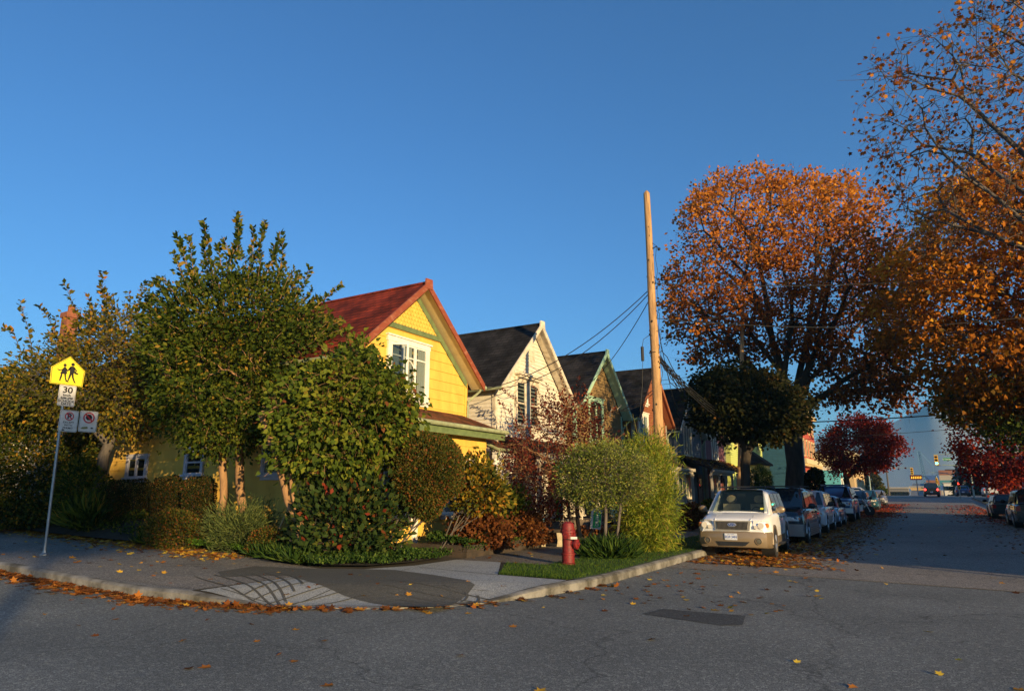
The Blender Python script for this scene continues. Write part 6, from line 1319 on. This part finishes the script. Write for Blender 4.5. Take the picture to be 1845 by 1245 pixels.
WHITE = paint('pearl_white_paint', (.88, .88, .87), .0, .38); BRONZ = paint('bronze_cladding', (.25, .185, .11), .3, .45)
def hero(root, hw, L, hood, belt, Hh, gz):
    # bumper and cladding
    secs = []
    for x, y in ((-hw - .0, .62), (-hw - .0, .38), (-hw * .99, .20), (-hw * .90, .0), (-hw * .6, -.09), (0, -.12), (hw * .6, -.09), (hw * .90, .0), (hw * .99, .20), (hw, .38), (hw, .62)):
        secs.append([(x * 1.0, y + .1, .27), (x, y + .02, .30), (x * 1.015, y, .40), (x * 1.015, y, .60), (x, y + .02, .665), (x * .985, y + .05, .675), (x * .97, y + .16, .68)])
    n = 7; mb = MB(); mb.add([p for s in secs for p in s], [(i * n + j, i * n + j + 1, (i + 1) * n + j + 1, (i + 1) * n + j) for i in range(len(secs) - 1) for j in range(n - 1)]); mb.build('bumper', BRONZ, root, sharp=35, fix=False)
    m = MB(); m.box(-.30, .30, -.128, -.05, .335, .405); m.add([(-.42, -.118, .43), (-.30, -.128, .33), (.30, -.128, .33), (.42, -.118, .43), (.34, -.128, .43), (-.34, -.128, .43)], [(0, 1, 2, 3, 4, 5)]); m.build('lower_intake', BLK, root, fix=False)
    for s in (-1, 1):
        M = frame((s * hw * .70, -.075, .45), (1, s * .12, 0), (0, 0, 1), (s * .12, -1, 0))
        f = MB(M).lathe([(.088, -.02), (.088, .02), (.07, .025), (.066, .0)], 18).build('fog_lamp', BRONZ, root, sharp=40); MB(M).lathe([(.066, -.0), (.05, .012), (.001, .015)], 16).build('lens', flat('fog_glass', (.10, .095, .075), .15), f)
        MB().box(s * hw - .0, s * (hw + .024), 1.25, 3.05, .26, .52).build('side_cladding', BRONZ, root)
        MB().box(min(s * (hw + .0), s * (hw + .13)), max(s * hw, s * (hw + .13)), 1.3, 3.0, .30, .345).build('running_board', BLK, root)
        # headlights
        z0, z1 = .715, .935; x0, x1 = s * .50, s * hw * .985
        v = [(x0, -.035, z0 + .03), (s * hw * .82, .0, z0), (x1, .14, z0 + .01), (x1 * .985, .26, z1), (s * hw * .80, .09, z1 + .03), (x0 + s * .02, .02, z1 + .015), (x0, .14, z0 + .03), (x0 + s * .02, .14, z1)]
        h = MB().add(v, [(0, 1, 4, 5), (1, 2, 3, 4), (0, 5, 7, 6)]).build('headlight', LENS, root, fix=False)
        MB().lathe([(.075, -.03), (.06, .0), (.001, .03)], 16, (s * .70, .0, .825), 'y').build('reflector', flat('reflector_warm', (.72, .66, .55), .5, .2), h); MB().lathe([(.045, -.03), (.035, .0), (.001, .015)], 14, (s * .575, -.02, .79), 'y').build('reflector', flat('reflector_warm', (.72, .66, .55), .5, .2), h); MB().ball((s * .835, .09, .83), .055, 10, (.9, .7, 1.1)).build('indicator', AMB, h)
        # bonnet ridges
        MB().tube([(s * .44, .06, .955), (s * .47, .5, 1.045), (s * .56, .95, 1.095)], [.012, .022, .012], 6).build('bonnet_ridge', WHITE, root, sharp=60)
        MB().tube([(s * .1, 1.02, 1.125), (s * .5, 1.0, 1.13), (s * .1 + .45, 1.03, 1.14)], .012, 5).build('wiper', BLK, root)
    # grille surround, bars, oval badge
    g = MB(); g.prism([(-.46, .94), (-.42, .70), (.42, .70), (.46, .94)], 'y', -.05, .06); g.build('grille_surround', mat('silver_surround', (.45, .40, .32), None, 4, .4, metal=.5), root)
    g = MB(); g.prism([(-.40, .915), (-.355, .725), (.355, .725), (.40, .915)], 'y', -.058, -.04); go = g.build('grille', BLK, root)
    b = MB(); 
    for i in range(25): x = -.37 + .74 * i / 24; zz = .915 if abs(x) < .4 else .9; b.box(x - .006, x + .006, -.072, -.058, .735, .905)
    b.build('grille_bars', flat('grille_bar_grey', (.10, .09, .08), .5), go)
    M = frame((0, -.078, .845), (1, 0, 0), (0, 0, 1), (0, -1, 0)); k = 28
    MB(M).prism([(.11 * cos(2 * pi * i / k), .047 * sin(2 * pi * i / k)) for i in range(k)], 'z', -.01, .0).build('badge_rim', CHR, go)
    bd = MB(M).prism([(.10 * cos(2 * pi * i / k), .039 * sin(2 * pi * i / k)) for i in range(k)], 'z', .0, .004).build('badge', flat('badge_blue', (.012, .04, .22), .25), go)
    text('lettering', 'Ford', .062, M @ Matrix.Translation((0, 0, .0055)) @ Matrix(((1, .25, 0, 0), (0, 1, 0, 0), (0, 0, 1, 0), (0, 0, 0, 1))), CHR, bd, sx=1.25)
    M = frame((-.03, -.135, .55), (1, 0, 0), (0, 0, 1), (0, -1, 0)); p = MB(M).prism(rrect(.31, .16, .012), 'z', -.006, 0).build('number_plate', PLATE, root)
    text('lettering', 'EG9 34N', .085, M @ Matrix.Translation((0, -.008, .001)), PBLUE, p, bold=.0015, sx=.92); text('lettering', 'BRITISH COLUMBIA', .018, M @ Matrix.Translation((0, .058, .001)), PBLUE, p)
    u = Vector((0, .66, .5)).normalized(); MB(frame((.60, 1.095, 1.215), (1, 0, 0), (0, u.y, u.z), (0, -u.z, u.y))).add([(-.04, -.04, .012), (.04, -.04, .012), (.04, .04, .012), (-.04, .04, .012)], [(0, 1, 2, 3)]).build('parking_sticker', flat('sticker_yellow', (.75, .72, .05), .5), root, fix=False)
car('white compact SUV with bronze bumpers, first in the parked line', -4.28, 18.15, R(3), WHITE, BRONZ, L=4.45, W=1.80, Hh=1.74, hood=.99, belt=1.12, wsy=(.98, 1.78), rear=(4.1, 4.42), wr=.355, wb=(.86, 3.48), gz=.30, rack=True, extra=hero, clear=True, trimm=BRONZ)
# the rest of the kerb line, nearest first
NAVY = paint('dark_green_paint', (.022, .034, .045), .4, .25); SILV = paint('silver_paint', (.36, .37, .40), .6, .3); WH2 = paint('white_paint', (.55, .55, .56), .05, .35); SLV2 = paint('light_silver_blue_paint', (.30, .38, .48), .6, .3)
BLUE = paint('blue_paint', (.045, .10, .22), .5, .28); BLKP = paint('black_paint', (.018, .02, .026), .3, .25); TEALP = paint('teal_paint', (.02, .10, .14), .4, .3); CHAR = paint('charcoal_paint', (.03, .036, .042), .3, .3); TWO = paint('two_tone_silver', (.34, .33, .31), .5, .35)
def sil_skirt(root, hw, L, hood, belt, Hh, gz):
    front(style=1, lens=(.3, .14))(root, hw, L, hood, belt, Hh, gz)
    for s in (-1, 1):
        MB().box(min(s * hw, s * (hw + .026)), max(s * hw, s * (hw + .026)), 1.25, L - 1.25, gz, .62).build('side_skirt', TWO, root)
        for k in range(4): MB().box(min(s * hw, s * (hw + .032)), max(s * hw, s * (hw + .032)), 1.4, L - 1.4, gz + .07 + k * .06, gz + .09 + k * .06).build('skirt_groove', CHAR, root)
    MB().box(-hw * 1.0, hw * 1.0, -.09, .16, gz + .04, gz + .42).build('bumper', TWO, root)
car('dark minivan with silver lower trim, second in the parked line', -4.32, 24.0, 0, NAVY, TWO, L=4.75, W=1.84, Hh=1.80, hood=1.03, belt=1.12, wsy=(.8, 1.75), rear=(4.35, 4.72), wr=.33, wb=(.95, 3.75), extra=sil_skirt, rack=True)
car('white estate SUV with dark windows, third in the parked line', -4.36, 30.2, 0, WH2, L=4.4, W=1.78, Hh=1.70, hood=1.02, belt=1.08, wr=.36, gz=.28, extra=front(style=1))
car('small silver hatchback with leaves under its windscreen, fourth in the parked line', -4.36, 35.9, 0, SLV2, L=3.95, W=1.70, Hh=1.45, hood=.88, belt=.92, wsy=(.8, 1.6), rear=(3.4, 3.85), wr=.30, wb=(.75, 3.2), extra=front(style=0, lens=(.3, .2)), sides=2)
def truck_extra(root, hw, L, hood, belt, Hh, gz):
    front(style=0, lens=(.36, .22), gr=(.5, .26), fog=True)(root, hw, L, hood, belt, Hh, gz); MB().box(-hw * 1.02, hw * 1.02, -.14, .12, gz + .08, gz + .34).build('bumper', CHR, root)
    MB().box(-.72, .72, 1.95, 2.3, Hh + .01, Hh + .10).build('roof_deflector', BLUE, root)
car('tall blue pickup sized SUV with chrome bumper, fifth in the parked line', -4.32, 41.5, 0, BLUE, L=5.2, W=1.98, Hh=1.95, hood=1.22, belt=1.28, wsy=(1.1, 1.9), rear=(4.7, 5.15), wr=.41, wb=(1.0, 4.1), gz=.42, extra=truck_extra)
car('black low saloon parked behind the motorcycle', -4.3, 55.5, 0, BLKP, L=4.5, W=1.76, Hh=1.62, hood=.98, belt=1.02, extra=front(), sides=2)
car('teal green hatchback near the far end of the parked line', -4.1, 64.0, 0, TEALP, L=4.3, W=1.78, Hh=1.60, hood=.98, belt=1.02, extra=front(), sides=2)
car('silver grey saloon last in the parked line', -4.0, 76.0, 0, SILV, L=4.4, W=1.76, Hh=1.5, hood=.92, belt=.98, extra=front(), sides=2)
car('dark hatchback with leaves on its roof at the right kerb', 4.35, 53.8, pi, CHAR, L=4.2, W=1.75, Hh=1.42, hood=.9, belt=.93, extra=rearlights, sides=2)
car('charcoal van cut off by the right edge of the picture', 4.45, 43.2, pi, BLKP, L=4.6, W=1.8, Hh=1.75, hood=1.0, belt=1.08, extra=rearlights)
for o in [x for x in col.objects if x.get('label') in ('dark hatchback with leaves on its roof at the right kerb', 'charcoal van cut off by the right edge of the picture')]: o['group'] = 'cars parked at the right kerb'
# cars passing on the crossing
def cross(label, x, y, rz, p, **k):
    car(label, x, y, rz, p, group='cars on the far crossing', name='passing_car', sides=2, **k)
cross('small white car crossing at the centre of the far junction', -7.0, 128, pi / 2, WH2, L=4.3, Hh=1.4, hood=.85, belt=.9)
cross('white hatchback at the left of the far junction', -15.5, 126, pi / 2, WH2, L=4.2, Hh=1.45, hood=.88, belt=.92)
cross('white van driving away right of the street axis', 8.4, 122, pi, WH2, L=4.7, Hh=1.95, hood=1.1, belt=1.15, extra=rearlights)
cross('dark blue car waiting right of the red tail lights', 5.2, 124, pi, BLUE, L=4.4, Hh=1.55, hood=.95, belt=1.0, extra=rearlights)
cross('silver blue saloon left of the centre white car', -11.3, 131, pi / 2, SLV2, L=4.4, Hh=1.42, hood=.88, belt=.92)
c = at_y(1678, 889, 120)
def bus_extra(root, hw, L, hood, belt, Hh, gz):
    rearlights(root, hw, L, hood, belt, Hh, gz)
    for s in (-1, 1): MB().ball((s * .75, L + .03, .95), .14, 8, (1, .3, 1)).build('brake_light', flat('brake_lit', (1, .03, .02), .3, emit=6), root)
cross('dark pickup with two lit red tail lights driving away', c.x, 118, pi, BLKP, L=4.9, W=1.95, Hh=1.9, hood=1.1, belt=1.15, extra=bus_extra)

# motorcycle: parked nose towards the road --------------------------------
mo = thing('motorcycle', 'black and chrome cruiser motorcycle parked nose out between two cars', 'motorcycle', (-3.85, 51.6, H(-4, 51)), R(20))
def wheelm(y, r, w):
    t = MB(); t.lathe([(r * .82, -w / 2), (r * .95, -w / 2), (r, -w / 4), (r, w / 4), (r * .95, w / 2), (r * .82, w / 2)], 24, (y, 0, r), 'y'); o = t.build('wheel', TYRE, mo, sharp=40)
    s = MB(); s.lathe([(r * .83, -.02), (r * .83, .02), (r * .78, .02), (r * .78, -.02)], 20, (y, 0, r), 'y'); s.lathe([(.05, -.07), (.05, .07)], 10, (y, 0, r), 'y')
    for i in range(14): a = 2 * pi * i / 14; s.tube([(y, .03 * (-1) ** i, r), (y + r * .8 * cos(a), 0, r + r * .8 * sin(a))], .005, 3)
    s.build('rim', CHR, o, fix=False)
wheelm(.75, .33, .12); wheelm(-.75, .32, .15)
mb = MB(); mb.tube([(.75, .09, .33), (.45, .09, .98)], .03, 8); mb.tube([(.75, -.09, .33), (.45, -.09, .98)], .03, 8); mb.box(.42, .5, -.12, .12, .84, .88); mb.build('fork', CHR, mo)
mb = MB(); mb.tube([(.46, .0, .9), (.2, 0, .78), (-.4, 0, .55), (-.75, 0, .32)], .03, 6); mb.tube([(.46, 0, .85), (.3, 0, .35), (-.35, 0, .28), (-.5, 0, .5)], .03, 6); mb.build('frame', BLK, mo)
mb = MB(); mb.ball((.12, 0, .82), .2, 12, (1.5, .75, .7)); mb.build('fuel_tank', BLKP, mo, sharp=60)
mb = MB(); mb.box(-.08, .32, -.13, .13, .32, .55); mb.tube([(.05, 0, .5), (-.05, 0, .75)], .1, 10); mb.tube([(.22, 0, .5), (.32, 0, .74)], .1, 10); mb.build('engine', CHR, mo, sharp=40)
mb = MB(); mb.ball((-.32, 0, .70), .2, 10, (1.4, .8, .35)); mb.build('seat', BLK, mo, sharp=60)
mb = MB(); mb.tube([(.5, -.36, 1.02), (.46, -.2, 1.08), (.44, 0, 1.0), (.46, .2, 1.08), (.5, .36, 1.02)], .014, 6); mb.build('handlebar', CHR, mo)
mb = MB(); mb.lathe([(.0, -.09), (.06, -.06), (.09, .03), (.085, .05), (.0, .06)], 12, (.56, 0, .88), 'x'); mb.build('headlight', LENS, mo, sharp=60)
mb = MB(); mb.tube([(.3, -.15, .38), (-.1, -.17, .25), (-.85, -.18, .28)], [.03, .035, .045], 8); mb.build('exhaust', CHR, mo)
for y, r in ((.75, .37), (-.75, .37)):
    mb = MB(); vs = []
    for i in range(9):
        a = R(20 + 140 * i / 8) if y < 0 else R(40 + 100 * i / 8); vs += [(y + r * cos(a), -.08, .33 + r * sin(a)), (y + r * cos(a), .08, .33 + r * sin(a))]
    mb.add(vs, [(2 * i, 2 * i + 1, 2 * i + 3, 2 * i + 2) for i in range(8)]); mb.build('mudguard', BLKP, mo, fix=False)
MB().tube([(-.05, .12, .3), (-.12, .3, .0)], .012, 5).build('side_stand', BLK, mo)
# ------------------------------------------------------------ far port, crane, mountains, haze
def vat(px, py, y): return at_y(px, py, y)
FC = [flat('container_red', (.42, .07, .04), .6), flat('container_teal', (.08, .26, .26), .6), flat('container_cream', (.50, .42, .30), .6), flat('container_blue', (.06, .13, .32), .6), flat('container_rust', (.34, .13, .05), .6)]
CN = ['red', 'teal', 'cream', 'blue', 'rust']
def container(label, x, y, z, m):
    r = thing('container', label, 'container', (x, y, z), 0, 'stacked shipping containers at the port'); b = MB(); b.box(-3.05, 3.05, 0, 2.4, 0, 2.55)
    for i in range(20): xx = -2.9 + i * .3; b.box(xx, xx + .15, -.04, 0, .15, 2.4)
    b.build('box', m, r, fix=False); MB().box(-3.07, 3.07, -.05, 0.0, 2.44, 2.58).build('top_rail', m, r); MB().box(-3.07, 3.07, -.05, 0.0, -.0, .13).build('bottom_rail', m, r); return r
ROWS = ['bottom', 'second', 'third', 'fourth', 'top']; COLS = ['first', 'second', 'third', 'fourth', 'fifth', 'sixth']
cbase = vat(1683, 887, 430)
for i in range(6):
    for j in range(5):
        if (i, j) in ((0, 4), (5, 3), (5, 4)): continue
        k = rnd.randrange(5); container('%s shipping container, %s level of the %s port stack from the left' % (CN[k], ROWS[j], COLS[i]), cbase.x + i * 6.3, 430 + (j % 2) * .02, .2 + j * 2.62, FC[k])
sheet('port_apron', [(-60, 300), (90, 300), (90, 640), (-60, 640)], M_CON, lambda x, y: .1, 60)
# rising overpass beyond the crossing
a, b = vat(1636, 893, 260), vat(1668, 893, 260); c, d = vat(1645, 871, 420), vat(1671, 871, 420)
m = MB(); n = 10; vs = []
for i in range(n + 1):
    t = i / n; p = a + (c - a) * t; q = b + (d - b) * t; zz = a.z - 1.0 + (c.z - a.z + 1.0) * smooth(0, 1, t); vs += [(p.x, p.y, zz), (q.x, q.y, zz), (q.x, q.y, -4), (p.x, p.y, -4)]
m.add(vs, [(i * 4 + j, i * 4 + (j + 1) % 4, (i + 1) * 4 + (j + 1) % 4, (i + 1) * 4 + j) for i in range(n) for j in range(4)]); kindof(m.build('overpass', mat('overpass_concrete', (.20, .22, .24), (.16, .17, .19), .3, .9)), 'structure')
for k, (u0, u1) in enumerate(((a, c), (b, d))):
    m = MB(); pts = [u0 + (u1 - u0) * (i / n) for i in range(n + 1)]
    for i in range(n + 1): pts[i] = Vector((pts[i].x, pts[i].y, a.z - .6 + (c.z - a.z + 1.0) * smooth(0, 1, i / n)))
    m.tube(pts, .22, 4); alone(m.build('guard_rail', STEEL), ('left' if k == 0 else 'right') + ' guard rail of the rising overpass', 'guard rail', tuple(pts[0]))
# crane
base = vat(1668, 886, 700); base.z = 0; tip = vat(1655, 812, 700)
cr = thing('crane', 'tall blue lattice boom crane far off at the port', 'crane', tuple(base), world=True)
CB = flat('crane_blue', (.08, .18, .28), .6); m = MB(); top = vat(1661, 845, 700)
def lattice(m, p, q, w, n):
    d = (q - p) / n; o = [Vector((w, 0, 0)), Vector((-w, 0, 0)), Vector((0, w, 0))]
    for k in o: m.tube([p + k, q + k * .5], .35, 4)
    for i in range(n):
        f = 1 - .5 * i / n
        for k in range(3): m.tube([p + d * i + o[k] * f, p + d * (i + 1) + o[(k + 1) % 3] * f], .2, 3)
lattice(m, base + Vector((0, 0, 8)), tip, 2.2, 14); m.build('boom', CB, cr, fix=False)
m = MB(); m.box(base.x - 5, base.x + 5, 696, 704, 0, 3); m.box(base.x - 3.5, base.x + 4.5, 697, 703, 3, 9); m.build('cab', CB, cr)
m = MB(); m.tube([base + Vector((5, 0, 8)), base + Vector((8, 0, 24)), tip], .3, 3); m.build('stay_cable', CB, cr, fix=False)
# low port buildings beyond the crossing and bushes softening the skyline
for i, (px0, px1, py, y, lab, m_) in enumerate(((1640, 1665, 878, 330, 'long low tan warehouse below the far shop board', TAN), (1700, 1722, 871, 380, 'pale warehouse with flat roof before the stacked containers', WST), (1600, 1636, 880, 300, 'low grey warehouse left of the overpass', MATS['grey_stucco']), (1724, 1760, 868, 330, 'grey warehouse behind the dark conifer', MATS['grey_stucco']))):
    p, q = vat(px0, py, y), vat(px1, py, y); r = thing('warehouse', lab, 'warehouse', ((p.x + q.x) / 2, y, 0), world=True); b = MB(); b.box(p.x, q.x, y, y + 20, -4, p.z); b.build('wall', m_, r); b = MB(); b.box(p.x - .4, q.x + .4, y - .4, y + 20.4, p.z, p.z + .5); b.build('roof', GREYT, r)
    for k in range(4): x = p.x + (q.x - p.x) * (k + .5) / 4; MB().box(x - .9, x + .9, y - .06, y + .02, p.z - 3.2, p.z - 1.2).build('window', GLS, r)
# mountains across the inlet
MT = mat('hazed_forest', (.28, .31, .33), (.31, .34, .36), .004, 1)  # forest slope with distance haze put into its pale base colour
def ridge(label, dist, az0, az1, prof, depth):
    n = 90; m = 14; vs = []
    r2 = random.Random(3)
    ph = [r2.uniform(0, 6) for _ in range(6)]
    for i in range(n + 1):
        az = az0 + (az1 - az0) * i / n; e = 0
        for (a0, e0), (a1, e1) in zip(prof[:-1], prof[1:]):
            if a0 <= az <= a1: e = e0 + (e1 - e0) * smooth(0, 1, (az - a0) / (a1 - a0)) * .5 + (e1 - e0) * (az - a0) / (a1 - a0) * .5
        hgt = dist * tan(R(e)) * (1 + .012 * sin(az * 3.3 + ph[0]) + .010 * sin(az * 9.1 + ph[1]))
        for j in range(m + 1):
            t = j / m; d = dist - depth * (1 - t) ** 1 * .5 if j < m else dist; f = t ** 1.25 + .008 * sin(az * 5 + t * 9 + ph[2]) * t * (1 - t) * 4
            vs.append((d * sin(R(az)), d * cos(R(az)), -6 + (hgt + 6) * min(1, f)))
    k = m + 1; fs = [(i * k + j, (i + 1) * k + j, (i + 1) * k + j + 1, i * k + j + 1) for i in range(n) for j in range(m)]
    me = MB().add(vs, fs).build('mountain', MT, sharp=180, fix=False); kindof(me, 'structure')
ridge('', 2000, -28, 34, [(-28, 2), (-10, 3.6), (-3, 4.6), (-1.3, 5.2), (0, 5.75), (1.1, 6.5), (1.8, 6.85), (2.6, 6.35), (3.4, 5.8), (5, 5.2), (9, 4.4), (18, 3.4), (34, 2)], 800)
hz = MB(); hz.box(-2100, 2100, -130, 2150, -9, 262)
m = bpy.data.materials.new('haze_air'); m.use_nodes = True; nt = m.node_tree; nt.nodes.remove(nt.nodes['Principled BSDF'])
v = nt.nodes.new('ShaderNodeVolumePrincipled'); v.inputs['Color'].default_value = (.28, .70, 1, 1); v.inputs['Density'].default_value = HAZE = .00026; v.inputs['Anisotropy'].default_value = .2
nt.links.new(v.outputs[0], nt.nodes['Material Output'].inputs['Volume'])
kindof(hz.build('haze', m), 'stuff')

for o in col.objects:
    if '_w' in o: del o['_w']
